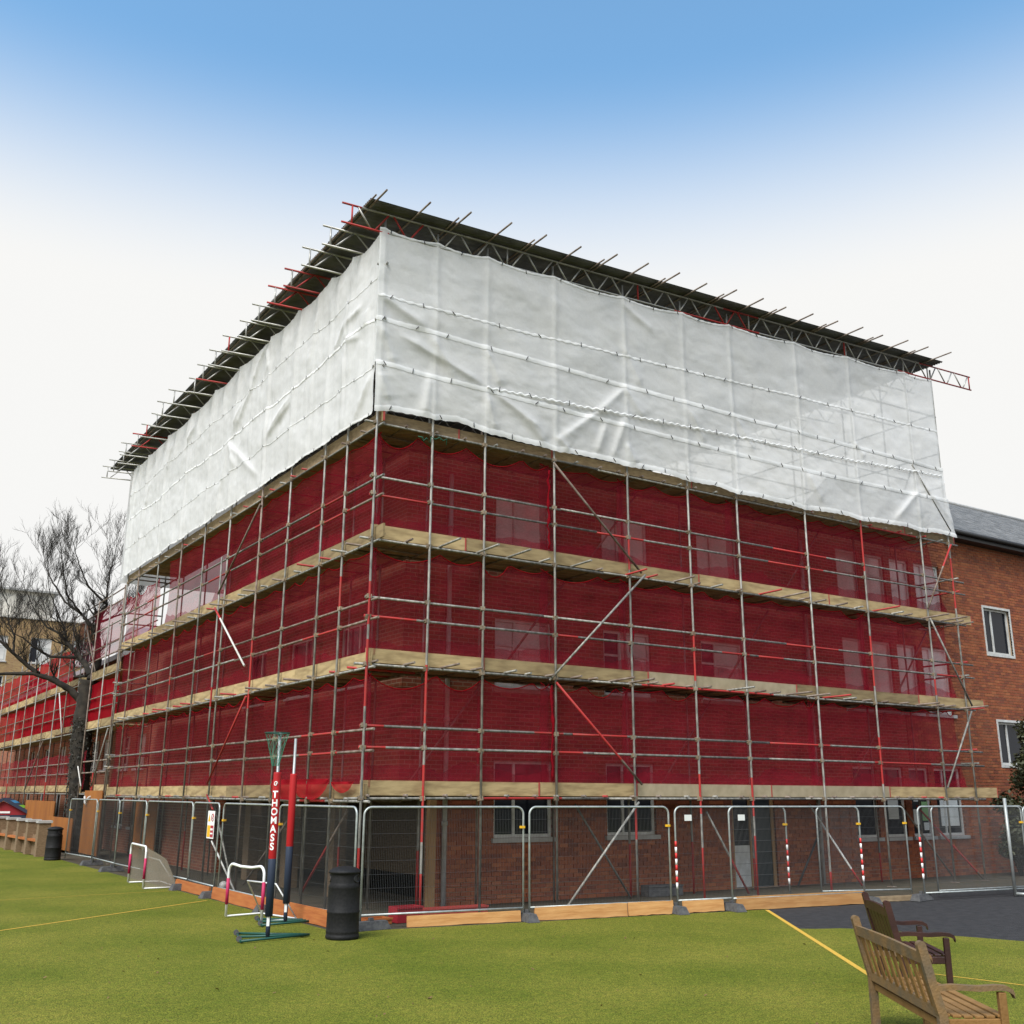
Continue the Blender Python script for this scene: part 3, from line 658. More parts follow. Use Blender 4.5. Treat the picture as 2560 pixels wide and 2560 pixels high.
for li in range(3):
    nm = ['lowest', 'middle', 'top'][li]
    z0, z1 = Z[li]+.24, Z[li+1]-.1
    cuts_n = [.05, 4.12, SP, 11.9, 17.55]; cuts_n[3] += (0, 2.1, -2.4)[li]
    for q in range(4):
        net('R', cuts_n[q]-(.2 if q else 0), cuts_n[q+1], z0, z1+.03*q*.5, f'{("dark", "darkish", "worn", "bright")[q]} red debris net, {nm} lift of the right face, {("first", "second", "third", "last")[q]} sheet from the corner', sag=.3-.04*q, seed=li*3.1+q*1.7, end_lean=(.1, -.55 if li == 2 else -.15) if q == 3 else (0, 0), base=.125+.012*(q % 2))
    if li < 2: net('L', .06, 19.0, z0-.06, z1-.06, f'dark red debris net on the {nm} lift of the left face', sag=.17, seed=li*4.7+20)
net('L', .06, 14.3, Z[2]+.16, Z[3]-.16, 'dark red debris net on the top lift of the left face', sag=.1, seed=31)
net('L', 15.3, 19.2, Z[2]+.16, Z[3]-.5, 'see-through red net with the sky behind it, far end of the left face', sag=.25, seed=37)
# bunched net edges hanging at the standards
def bunch(x, y, z0, z1, label, dx=.0):
    mb = MB(); pts = []; n = 14
    for i in range(n+1): pts.append((x+dx*math.sin(i*.9)*.4+.05*fbm(i*.6, x, z0), y+.03*fbm(i*.7, z0, x), z0+(z1-z0)*i/n))
    mb.path(pts, [.014+.045*abs(fbm(i*.7, z0, x)) for i in range(n+1)], 7)
    solo('bunched_net', mb, 'netbunch', label, 'net', (x, y, z0), 'bunched net edges')
bunch(4.1, .03, 2.35, 4.2, 'bright red bunched net edge beside the brace on the lowest lift')
bunch(6.22, .05, 4.65, 6.5, 'bright red bunched net edge where the middle lift nets meet')
bunch(4.05, .04, 7.0, 8.7, 'bright red bunched net edge on the top lift')
mb = MB(); mb.grid(lambda u, v: (-.035+.03*fbm(u*4, v*3, 2), 1.35+u*2.9, 2.36-v*(.08+.3*abs(math.sin(u*6.0))**.6+.16*math.exp(-((u-.55)/.12)**2))), 40, 8)
solo('loose_net', mb, 'netdense', 'loose flap of bright red net drooping over the boards behind the netball posts', 'net', (-.03, 4, 2.0))
mb = MB(); mb.grid(lambda u, v: (-.03+.03*fbm(u*4, v*3, 4), .25+u*1.0, 2.3-.2*(1-abs(2*u-1)**2.2)*v), 14, 6)
solo('loose_net', mb, 'netdense', 'small flap of red net hanging over the boards beside the corner', 'net', (-.03, .7, 2.1))

# ------------------------------------------------------------------ white sheeting
RF = [(-0.05, 11.58, 0.98, 11.11), (1.04, 11.03, 1.68, 10.15), (2.4, 11.02, 2.76, 10.25), (0.51, 10.81, 2.31, 10.2), (-0.05, 10.95, 0.3, 10.17), (1.1, 10.13, 0.95, 9.28), (2.6, 10.09, 3.8, 9.48), (-0.03, 9.95, 0.16, 9.39), (2.41, 9.99, 2.61, 9.28), (6.1, 10.98, 5.23, 10.19), (5.23, 10.19, 4.29, 9.45), (6.1, 10.98, 6.62, 10.32), (5.52, 10.0, 5.25, 9.3), (6.06, 10.24, 5.69, 9.26), (3.33, 9.71, 3.87, 9.23), (4.18, 9.43, 4.5, 9.19), (6.11, 12.03, 6.59, 11.13), (6.15, 13.07, 7.01, 12.59), (6.08, 9.65, 6.33, 9.19), (13.95, 11.21, 14.33, 10.79), (16.42, 10.9, 17.81, 9.58), (16.49, 10.22, 15.38, 9.3), (9.6, 11.0, 10.1, 10.2), (12.0, 10.0, 12.5, 9.3), (8.0, 10.9, 8.5, 10.1)]
LF = [(1.56, 11.58, 2.12, 11.18), (6.54, 12.91, 7.25, 12.19), (7.33, 12.1, 8.36, 11.3), (6.43, 12.84, 6.13, 12.19), (4.53, 10.88, 5.64, 10.49), (1.49, 10.95, 1.48, 9.2), (8.82, 11.02, 9.11, 10.0), (8.81, 10.98, 8.11, 10.18), (8.81, 10.98, 6.44, 9.54), (4.51, 10.77, 5.96, 10.31), (9.22, 10.03, 9.33, 9.14), (7.97, 11.84, 8.48, 11.37), (12.22, 12.48, 12.76, 12.1), (0.15, 9.96, 0.86, 9.21), (1.49, 12.13, 1.51, 11.17), (0.79, 11.64, 1.49, 11.52), (0.85, 11.01, 1.44, 11.12), (0.47, 11.5, 0.5, 11.14), (14.5, 12.6, 14.9, 11.8), (16.9, 11.9, 17.2, 11.2), (3.2, 12.5, 3.5, 11.3)]
def folds(s, z, F, amp):
    d = 0.0
    for i, (a, b, c, e) in enumerate(F):
        vx, vz = c-a, e-b; L2 = vx*vx+vz*vz; t = ((s-a)*vx+(z-b)*vz)/L2; t = max(0, min(1, t))
        px, pz = s-a-vx*t, z-b-vz*t; 
        r = math.hypot(px, pz)
        if r > .6: continue
        side = (vx*pz-vz*px)/math.sqrt(L2); fade = min(1, 4*t+.35)*min(1, 4*(1-t)+.35)
        d += amp*fade*(math.exp(-(r/(.07+.06*t))**1.3)+.5*math.exp(-r/.25)*math.tanh(side/.06))
    return d
def sheet_d(face, s, z):
    if face == 'R':
        d = folds(s, z, RF, .05)+.04*fbm(s*.55, z*.9, 1)+.012*fbm(s*1.6+z*1.5, z*1.6, 7)
        nb = min(abs(s-x) for x in XR); d += .028*math.exp(-nb/.06)
    else:
        d = folds(s, z, LF, .05)+.04*fbm(s*.6, z*.7, 11)+.016*fbm(s*6.0, z*.35, 17)+.014*fbm(s*1.5-z, z*1.5, 5)
        nb = min(abs(s-y) for y in YL+[0]); d += .05*math.exp(-nb/.09)
    return d
def seam(lst):
    def f(s):
        for (a, za), (b, zb) in zip(lst[:-1], lst[1:]):
            if s <= b: t = max(0, (s-a)/(b-a)); return za+(zb-za)*t
        return lst[-1][1]
    return f
zA = seam([(-.06, 11.58), (3.26, 11.67), (11.1, 12.01), (17.7, 12.24)]); zB = seam([(-.13, 11.09), (6, 11.05), (11, 11.05), (17.75, 11.1)])
zC = seam([(2.4, 10.16), (3.26, 10.2), (10.4, 10.53), (13.9, 10.66), (17.8, 10.9)]); zD = seam([(-.1, 10.16), (3.3, 10.1), (10.9, 10.04), (13.75, 10.09), (17.9, 10.18)])
def scal(s, per, amp): 
    w = (s/per) % 1.0; return amp*(1-(2*w-1)**2)
def xscal(s, X, amp):
    for a, b in zip(X[:-1], X[1:]):
        if a <= s <= b: w = (s-a)/(b-a); return amp*(1-(2*w-1)**2)
    return 0
zTr = seam([(-.2, 13.06), (1.2, 13.12), (6.2, 13.26), (11.8, 13.55), (17.6, 13.84)])
zTop = lambda s: zTr(s)-xscal(s, XR, .07)
zE_ = seam([(0, 9.2), (1.72, 9.3), (3.27, 9.16), (7.2, 9.17), (10.8, 9.05), (16.6, 9.14), (18, 9.2)]); zE = lambda s: zE_(s)+xscal(s, XR, .05)+.03*fbm(s*1.1, 2, 2)
lT = lambda s: 13.02-xscal(s, [0]+YL, .09)+.04*fbm(s*.5, 1, 3); lB1 = lambda s: 11.1+.07*fbm(s*.6, 4, 4)+.05*math.sin(s*1.1); lE = lambda s: 9.14+xscal(s, [0]+YL, .05)+.03*fbm(s*.9, 2, 8)
lB0 = lambda s: 12.02+.08*fbm(s*.7, 3, 6); lB2 = lambda s: 10.12+.1*fbm(s*.6, 9, 6)
def sheet(face, a, b, zlo, zhi, label, m, bands, lift=0.0, ends=(0, 0)):
    loc = (a, -.05, zlo(a)) if face == 'R' else (-.05, a, zlo(a))
    o = thing('white_sheet', label, 'sheet', loc, 0, 'white sheeting of the tented top')
    nu = int((b-a)*22); nv = 56
    def at(s, z, extra=0.0):
        d = -.045-lift-sheet_d(face, s, z)*.9-extra
        if face == 'R' and s > 17.0: s = s+(s-17.0)*.55*max(0, (10.6-z)/1.5)**2*.55
        return (s, d, z) if face == 'R' else (d, s, z)
    mb = MB(); mb.grid(lambda u, v: at(a+u*(b-a), zlo(a+u*(b-a))+(zhi(a+u*(b-a))-zlo(a+u*(b-a)))*v), nu, nv)
    if face == 'L': mb.f = [tuple(reversed(q)) for q in mb.f]
    mb.build('mesh_sheet', m, o)
    for (fn, w, wav) in bands:
        bb = MB(); bb.grid(lambda u, v: at(a+u*(b-a), fn(a+u*(b-a))+(v-.5)*w+wav*math.sin((a+u*(b-a))*29+v*2)*.5+wav*.6*fbm((a+u*(b-a))*3, v, 3), .007+.004*math.sin(math.pi*v)), nu, 3)
        if face == 'L': bb.f = [tuple(reversed(q)) for q in bb.f]
        bn = bb.build('hem_band', 'band', o)
        s = a+random.uniform(.1, .4)
        while s < b-.05:                                  # dark elastic ties
            p = Vector(at(s, fn(s), .02)); an = random.uniform(-.9, .9); dv = (Vector((math.sin(an), 0, math.cos(an))) if face == 'R' else Vector((0, math.sin(an), math.cos(an))))*(.05 if face == 'R' else .035)
            tb = MB(); tb.path([p-dv, p+dv], .008 if face == 'R' else .005, 5); tb.build('tie', 'tie', bn)
            s += random.uniform(.55, 1.15)
    return o
sheet('R', -.12, 17.72, zB, zTop, 'upper white mesh sheet of the right face, just under the roof beam', 'sheet', [(zA, .05, .025), (zTop, .05, .01)])
sheet('R', -.12, 17.8, zD, lambda s: zB(s)+.04, 'middle white mesh sheet of the right face', 'sheet', [(zB, .1, .008)], .012)
sheet('R', -.1, 17.85, zE, lambda s: zD(s)+.04, 'lowest white mesh sheet of the right face, hanging over the red nets', 'sheet', [(zD, .1, .008), (zE, .12, .012)], .024)
mb_c = MB()
sheet('L', -.02, 19.45, lB1, lT, 'upper white sheet of the left face, pleated under the beam ends', 'sheetleft', [(lB0, .022, .006)])
sheet('L', -.02, 19.5, lE, lambda s: lB1(s)+.04, 'lower white sheet of the left face, creased over the tubes', 'sheetleft', [(lB1, .045, .008), (lB2, .022, .006), (lE, .045, .008)], .012)
# second row of ties where the middle sheet is lapped
o = thing('sheet_lap', 'thin ruffled white hem running across the middle sheet of the right face', 'sheet', (2.4, -.08, zC(2.4)))
bb = MB(); bb.grid(lambda u, v: (2.4+u*15.3, -.085-.012*math.sin(v*3.14)-sheet_d('R', 2.4+u*15.3, zC(2.4+u*15.3))*.9, zC(2.4+u*15.3)+(v-.5)*.05+.018*math.sin(u*480)+.02*fbm(u*60, v, 1)), 400, 3); bb.build('hem_band', 'band', o)
s = 2.7
while s < 17.6:
    p = Vector((s, -.12-sheet_d('R', s, zC(s))*.9, zC(s))); an = random.uniform(-.9, .9); dv = Vector((math.sin(an), 0, math.cos(an)))*.06
    tb = MB(); tb.path([p-dv, p+dv], .009, 5); tb.build('tie', 'tie', o); s += random.uniform(.7, 1.2)
# far side of the tent: unseen sheet added to darken its inside
mb = MB(); mb.grid(lambda u, v: (-.1+u*17.9, 19.6+.05*fbm(u*9, v*3, 2), 9+v*(4.0+u*.9)), 60, 10)
solo('white_sheet', mb, 'sheetleft', 'unseen white sheet added to close the far side of the tented top', 'sheet', (0, 19.6, 9), 'white sheeting of the tented top')
# green rope by the corner
mb = MB(); mb.path([(.9+.06*i+.03*math.sin(i*2.1), -.03+.02*math.cos(i*1.7), 8.83-.05*math.sin(i*.6)+.05*math.sin(i*2.7)) for i in range(12)], .012, 5)
solo('rope', mb, 'rope', 'green rope tied round the red tube below the white sheet corner', 'rope', (1, 0, 8.8))

# ------------------------------------------------------------------ temporary roof
TE = [(-0.95, -0.02), (-0.92, 1.0), (-0.93, 2.07), (-0.89, 3.19), (-0.9, 4.18), (-0.88, 5.29), (-0.82, 6.34), (-0.89, 7.43), (-0.89, 8.51), (-0.85, 9.67), (-0.75, 10.77), (-0.99, 11.95), (-1.0, 13.1), (-0.86, 14.26), (-0.86, 15.43), (-0.86, 16.52), (-0.95, 17.67), (-0.78, 18.7), (-0.83, 19.85), (-0.85, 20.75)]
tr = thing('temporary_cover', 'temporary sloping roof of dark corrugated sheets on lattice beams', 'roof', (0, 0, 13))
for i, (xe, y) in enumerate(TE):
    x1 = 19.75 if i == 0 else random.uniform(18.2, 18.9); dp = .42; r = .022
    redt = i in (3, 4, 15) ; rb = [(0, .12)] if redt else None
    t = MB(); n = 6
    def seg(a): return [(a, y, roofz(a)), (a, y, roofz(a)-dp)]
    mi = 0
    if i == 0:
        b0 = tube('truss', (xe, y, roofz(xe)), (x1, y, roofz(x1)), tr, [(.0, .02), (.5, .56), (.88, 1)], 'alu', r)
        tube('chord', (xe, y, roofz(xe)-dp), (x1, y, roofz(x1)-dp), b0, [(.0, .05), (.42, .56), (.83, 1)], 'alu', r)
        a = xe+.22; k = 0
        while a < x1-.15:
            if k % 9 == 0: tube('strut', (a, y, roofz(a)), (a, y, roofz(a)-dp), b0, [(0, 1)] if k in (0, 18, 36) else None, 'alu', r*.9); a += .12
            up_ = k % 2 == 0; c = a+.3; red = k in (1, 2, 3, 24, 25, 26) 
            tube('strut', (a, y, roofz(a)-(0 if up_ else dp)), (c, y, roofz(c)-(dp if up_ else 0)), b0, [(0, 1)] if red else None, 'alu', r*.85)
            a = c+(.1 if not up_ else .09); k += 1
        tube('strut', (x1-.07, y, roofz(x1)), (x1-.07, y, roofz(x1)-dp), b0, [(0, 1)], 'alu', r*.9)
    else:
        t.path([(xe, y, roofz(xe)), (2.5, y, roofz(2.5)), (x1, y, roofz(x1))], r, n, mis=[1 if redt else 0, 0]); t.path([(xe-.0, y, roofz(xe)-dp), (2.5, y, roofz(2.5)-dp), (x1, y, roofz(x1)-dp)], r, n, mis=[1 if redt or i == 9 else 0, 0])
        t.path([(xe+.18, y, roofz(xe)), (xe+.18, y, roofz(xe)-dp)], r*.9, n, mis=[1 if i % 7 == 0 else 0])
        a = xe+.28; k = 0
        while a < x1-.1:
            c = a+.42; upk = k % 2 == 1
            t.path([(a, y, roofz(a)-(0 if upk else dp)), (c, y, roofz(c)-(dp if upk else 0))], r*.8, 5, mi=1 if (redt and k < 3) else 0); a = c+.05; k += 1
        t.build('truss', ['alu', 'redtube'], tr)
# purlins across the beams
x = -.36; k = 0
while x < 18.0:
    z = roofz(x)+.05; e = -random.uniform(.78, .95)
    tube('purlin', (x, e, z), (x, 20.9, z), tr, None, 'rust', .020)
    if k % 2 == 0: tube('purlin', (x-.1, -.5-random.uniform(0, .1), z+.0), (x-.1, 6.0, z), tr, None, 'rust', .018)
    x += .93+jit()*3; k += 1
# corrugated sheets: each strip laps the next by one corrugation
y = -.3; wd = 1.06; k = 0
cmx = {}
while y < 20.8:
    mb = MB(); nseg = 48; xs_ = [-.47, 3, 6.5, 10, 13.5, 18.05]
    def cf(u, v, th=0.0, y=y): 
        x = xs_[int(round(v*5))]; yy = y+u*wd; return (x, yy, roofz(x)+.085+.016*math.sin(2*math.pi*yy/.0762*1.0)+th+(.01 if k % 2 else 0))
    mb.grid(lambda u, v: cf(u, v), nseg, 5)
    mb.grid(lambda u, v: cf(u, v, .006), nseg, 5)
    vs0 = len(mb.v)
    mb.build('roof_sheet', 'corr', tr); y += wd-.03; k += 1

# ------------------------------------------------------------------ site fence
FH, FB = 1.88, .19
def fence(p0, p1, label, z0=FB, h=FH, stripe=None, plate=False, feet=(True, True), mesh_x=True):
    p0 = Vector((*p0, 0)); p1 = Vector((*p1, 0)); d = (p1-p0); L = d.length; d.normalize(); n = Vector((d.y, -d.x, 0))
    o = thing('mesh_fence', label, 'fence', tuple(p0), 0, 'wire mesh site fence panels')
    rc = .13; r = .019
    def P(s, z, off=0): return p0+d*s+n*off+Vector((0, 0, z))
    pts = [P(.03, .06), P(.03, h-rc)]+[P(.03+rc-rc*math.cos(a), h-rc+rc*math.sin(a)) for a in [i*math.pi/12 for i in range(1, 6)]]+[P(.03+rc, h)]
    pts += [P(L-.03-rc, h)]+[P(L-.03-rc+rc*math.sin(a), h-rc+rc*math.cos(a)) for a in [i*math.pi/12 for i in range(1, 6)]]+[P(L-.03, h-rc), P(L-.03, .06)]
    mb = MB(); mb.path(pts, r, 8); mb.path([P(.03, z0+.02), P(L-.03, z0+.02)], r*.9, 8); mb.build('frame', 'fence', o)
    w = MB(); nv = int((L-.1)/.03)
    for i in range(1, nv):
        s = .05+(L-.1)*i/nv; q = .0014
        e = h-.01
        a = P(s, z0+.02); b = P(s, e if .16 < s < L-.16 else h-.05)
        w.add([a-d*q-n*q, a+d*q-n*q, a+n*q*1.4, b-d*q-n*q, b+d*q-n*q, b+n*q*1.4], [(0, 1, 4, 3), (1, 2, 5, 4), (2, 0, 3, 5)])
    for k in range(1, 8):
        z = z0+(h-z0)*k/8; q = .0016; a = P(.03, z, .004); b = P(L-.03, z, .004); uz = Vector((0, 0, q))
        w.add([a-uz-n*q, a+uz-n*q, a+n*q, b-uz-n*q, b+uz-n*q, b+n*q], [(0, 1, 4, 3), (1, 2, 5, 4), (2, 0, 3, 5)])
    wo = w.build('wire_mesh', 'wire', o); wo['kind'] = 'stuff'
    c = MB(); c.box(P(L-.06, h*.82)-Vector((.03, .03, .02)), P(L-.06, h*.82)+Vector((.05, .03, .02))); c.build('clip', 'signyellow', o)
    if stripe:
        for s, zz, k in [(.03 if c == 'a' else L-.03, .42+.105*i, i) for c in stripe for i in range(8)]:
            m2 = MB(); m2.path([P(s, zz), P(s, zz+.105)], r+.002, 8); m2.build('tape', 'stripe_red' if k % 2 else 'white', o)
    if plate:
        m2 = MB(); c0 = P(.32, h-.2, .02); m2.obox(c0-d*.08, c0+d*.08, .01, .11); m2.build('maker_plate', 'paper', o)
    return o
def fy(x): return -.84-.1335*(x+.37)
fence((-.37, fy(-.37)-.03), (2.6, fy(2.6)), 'fence panel beside the black bin, first right of the corner', plate=False)
fence((2.66, fy(2.66)), (5.62, fy(5.62)), 'fence panel with the crossed grey braces behind it')
fence((5.72, fy(5.72)+.02), (8.43, fy(8.43)+.06), 'fence panel overlapped by its right neighbour, striped right post', stripe='ab', plate=True)
fence((6.89, fy(6.89)-.06), (10.25, fy(10.25)-.02), 'fence panel in front of the dark door, above the longest plank', stripe='b', plate=True)
fence((9.6, fy(9.6)+.5), (11.72, fy(11.72)+.15), 'fence panel set back behind the dark bench, by the drainpipe')
fence((11.83, fy(11.83)-.02), (14.98, fy(14.98)-.05), 'fence panel with the notice windows behind it, striped left post', stripe='a', z0=.12, plate=False)
fence((12.6, fy(12.6)+.3), (15.6, fy(15.6)+.35), 'fence panel doubled behind the one at the right edge', z0=.12)
fence((15.05, fy(15.05)), (18.1, fy(18.1)), 'fence panel running out of the picture at the right', plate=True, z0=.12)
LX = -.62
fence((-.45, -.86), (LX+.0, 2.2), 'fence panel behind the netball posts, first left of the corner')
fence((LX, 2.42), (LX, 5.38), 'fence panel behind the small goal with the magenta posts')
fence((LX, 5.6), (LX+.05, 7.62), 'fence panel carrying the warning sign')
fence((LX+.08, 7.72), (LX, 11.4), 'fence panel standing behind the netted goal')
fence((LX+.02, 11.5), (LX, 14.25), 'fence panel left of the netted goal, seen edge on')
fence((LX+.02, 14.3), (-.55, 17.2), 'fence panel with the shiny rounded post in front of the orange board')
fence((-.55, 17.3), (-.75, 20.2), 'fence panel behind the far black bin, at the foot of the tree')
# green end post
mb = MB(); mb.path([(14.42, fy(14.4)-.1, 0), (14.42, fy(14.4)-.1, 2.06)], .036, 10); mb.path([(14.42, fy(14.4)-.1, .05), (14.6, fy(14.4)-.35, .04), (14.9, fy(14.4)-.35, .05)], .034, 8)
solo('steel_post', mb, 'post', 'thick grey green steel post rising to the end of the lowest boards', 'post', (14.42, fy(14.4)-.1, 0))
# feet
def foot(x, y, rz, label, s=1.0):
    mb = MB(); h = .13*s; a, b = .33*s, .11*s
    mb.add([(-a, -b, 0), (a, -b, 0), (a, b, 0), (-a, b, 0), (-a*.8, -b*.65, h), (a*.8, -b*.65, h), (a*.8, b*.65, h), (-a*.8, b*.65, h)], [(0, 3, 2, 1), (4, 5, 6, 7), (0, 1, 5, 4), (1, 2, 6, 5), (2, 3, 7, 6), (3, 0, 4, 7)])
    mb.box((-.035, -.03, h), (.035, .03, h+.05))
    o = bpy.data.objects.new('fence_block', mb.mesh('fence_block', 'rubber')); C.objects.link(o); o.location = (x, y, 0); o.rotation_euler = (0, 0, rz); tag(o, label, 'block', 'rubber fence feet')
for x, y, rz, lb in [(-.2, -.98, .1, 'wide dark fence foot beside the black bin'), (2.63, fy(2.63), 1.4, 'dark fence foot between the first two planks on the right'), (5.67, fy(5.67), 1.4, 'dark fence foot beside the short pale plank'), (6.9, fy(6.9)-.05, 1.4, 'dark fence foot at the left end of the longest plank'),
                     (10.3, fy(10.3), 1.4, 'dark fence foot behind the top of the dark bench'), (11.78, fy(11.78), .2, 'dark fence foot on the asphalt under the striped post'), (LX, 2.3, .1, 'dark fence foot under the netball posts'), (LX, 5.5, .1, 'dark fence foot below the warning sign'),
                     (LX, 7.66, .1, 'dark fence foot between the goal and the sign'), (LX-.05, 14.28, .1, 'flat fence foot under the shiny rounded post'), (-.55, 17.25, .1, 'fence foot right of the far bin')]: foot(x, y, rz, lb)
# planks along the fence
def plank(p0, p1, h, th, m, label, lean=.12):
    p0 = Vector((*p0, 0)); p1 = Vector((*p1, 0)); d = (p1-p0); L = d.length; d.normalize(); n = Vector((-d.y, d.x, 0)); mb = MB(); N = 8
    for i in range(N):
        a = p0+d*L*i/N; b = p0+d*L*(i+1)/N; w1 = .012*fbm(i*.8, p0.x, 1); w2 = .012*fbm((i+1)*.8, p0.x, 1); u = Vector((0, 0, h))+n*lean*h
        mb.add([a+Vector((0, 0, w1)), b+Vector((0, 0, w2)), b+u+Vector((0, 0, w2)), a+u+Vector((0, 0, w1)), a+n*th, b+n*th, b+u+n*th, a+u+n*th],
               [(0, 1, 2, 3), (5, 4, 7, 6), (3, 2, 6, 7), (4, 5, 1, 0)]+([(0, 3, 7, 4)] if i == 0 else [])+([(1, 5, 6, 2)] if i == N-1 else []))
    solo('plank', mb, m, label, 'plank', tuple(p0), 'planks along the site fence')
plank((.45, fy(.45)-.06), (2.5, fy(2.5)-.05), .17, .04, 'plank', 'yellowish plank right of the black bin')
plank((2.78, fy(2.78)-.04), (4.62, fy(4.62)-.05), .22, .04, 'plank', 'pale orange plank below the crossed braces')
plank((4.64, fy(4.64)-.07), (5.6, fy(5.6)-.06), .22, .04, 'plank', 'short darker plank left of the overlapped panel')
plank((5.83, fy(5.83)-.05), (6.75, fy(6.75)-.03), .2, .04, 'plank', 'short pale plank between two dark fence feet')
plank((7.0, fy(7)-.1), (10.2, fy(10.2)-.06), .24, .04, 'plank', 'longest orange plank, ending behind the dark bench')
plank((10.5, fy(10.5)+.1), (11.7, fy(11.7)+.1), .1, .04, 'deck', 'low dark plank lying on the asphalt edge')
plank((LX-.1, 8.1), (LX-.12, 5.62), .2, .04, 'plank2', 'red orange plank right of the netted goal')
plank((LX-.12, 5.4), (LX-.12, 2.5), .22, .04, 'plank2', 'red orange plank behind the small goal')
plank((LX-.12, 2.48), (LX-.05, -.75), .25, .04, 'plank2', 'red orange plank between the netball posts and the bin')

# warning sign on the fence
sg = thing('warning_sign', 'white, yellow and red warning sign tied to the fence', 'sign', (LX-.05, 6.05, 1.15))
Y0, Y1 = 5.82, 6.28
def plate_(name, y0, y1, z0, z1, x, m, par):
    mb = MB(); mb.box((x-.004, y0, z0), (x, y1, z1)); return mb.build(name, m, par)
pl = plate_('plate', Y0, Y1, 1.15, 1.72, LX-.03, 'white', sg)
plate_('yellow_field', 6.06, 6.25, 1.18, 1.42, LX-.0345, 'signyellow', pl); plate_('red_field', 5.85, 6.04, 1.18, 1.42, LX-.0345, 'signred', pl)
mb = MB(); mb.add([(LX-.036, 6.24, 1.5), (LX-.036, 6.08, 1.5), (LX-.036, 6.16, 1.67)], [(0, 1, 2)]); mb.build('triangle', 'signyellow', pl)
mb = MB(); mb.path([(LX-.036, 5.94+.075*math.cos(a*.3927), 1.585+.075*math.sin(a*.3927)) for a in range(16)], .009, 5, closed=True); mb.path([(LX-.036, 5.89, 1.64), (LX-.036, 5.99, 1.53)], .008, 5); mb.build('ring', 'signred', pl)
plate_('bar', 5.87, 6.02, 1.32, 1.36, LX-.039, 'white', pl); plate_('bar', 5.87, 6.02, 1.24, 1.27, LX-.039, 'white', pl)
mb = MB(); mb.path([(-.3, 7.6, 2.05), (-.62, 6.1, 1.75)], .02, 7, mis=[1]); mb.path([(-.62, 6.0, 1.1), (-.3, 5.1, .05)], .02, 7); 
solo('prop_tube', mb, ['whitetube', 'redtube'], 'slanting prop tube with a red end, leaning behind the warning sign', 'tube', (-.5, 6, 0))

# ------------------------------------------------------------------ playground things
def bin_(loc, label):
    o = thing('litter_bin', label, 'bin', loc, 0, 'black litter bins'); r = .245
    mb = MB(); mb.lathe([(r*.98, 0), (r*1.03, .02), (r*1.03, .05), (r, .06), (r*1.0, .09), (r*1.02, .1), (r*1.0, .12), (r*.985, .36), (r*1.01, .37), (r*1.01, .39), (r*.985, .4), (r*.97, .72), (r*.99, .73), (r*.9, .78), (r*.88, .8), (r*.88, .93)], 36)
    mb.build('body', 'bin', o, local=True)
    mb = MB(); mb.lathe([(r*.88, .925), (r*1.0, .93), (r*1.0, .955), (r*.97, .965), (r*.8, .995), (r*.45, 1.02), (.001, 1.03)], 36); mb.build('lid', 'bin', o, local=True)
    for a in (2.6, 5.4):                        # the two throw-in slots, darker recess with a rim
        m2 = MB(); pts = []
        for k in range(20):
            t = 2*math.pi*k/20; th = a+math.cos(t)*.42; z = .855+math.sin(t)*.055; pts.append((r*.895*math.cos(th), r*.895*math.sin(th), z))
        m2.path(pts, .008, 5, closed=True); c = (r*.886*math.cos(a)*1.0, r*.886*math.sin(a)*1.0, .855)
        vs = [(q[0]*.999, q[1]*.999, q[2]) for q in pts]; m2.add(vs, [tuple(range(20))]); m2.build('slot', 'tie', o, local=True)
    return o
bin_((-1.02, -1.7, 0), 'black plastic litter bin with a domed lid, near the fence corner')
bin_((-1.1, 20.3, 0), 'black litter bin beside the low brick wall, far left')

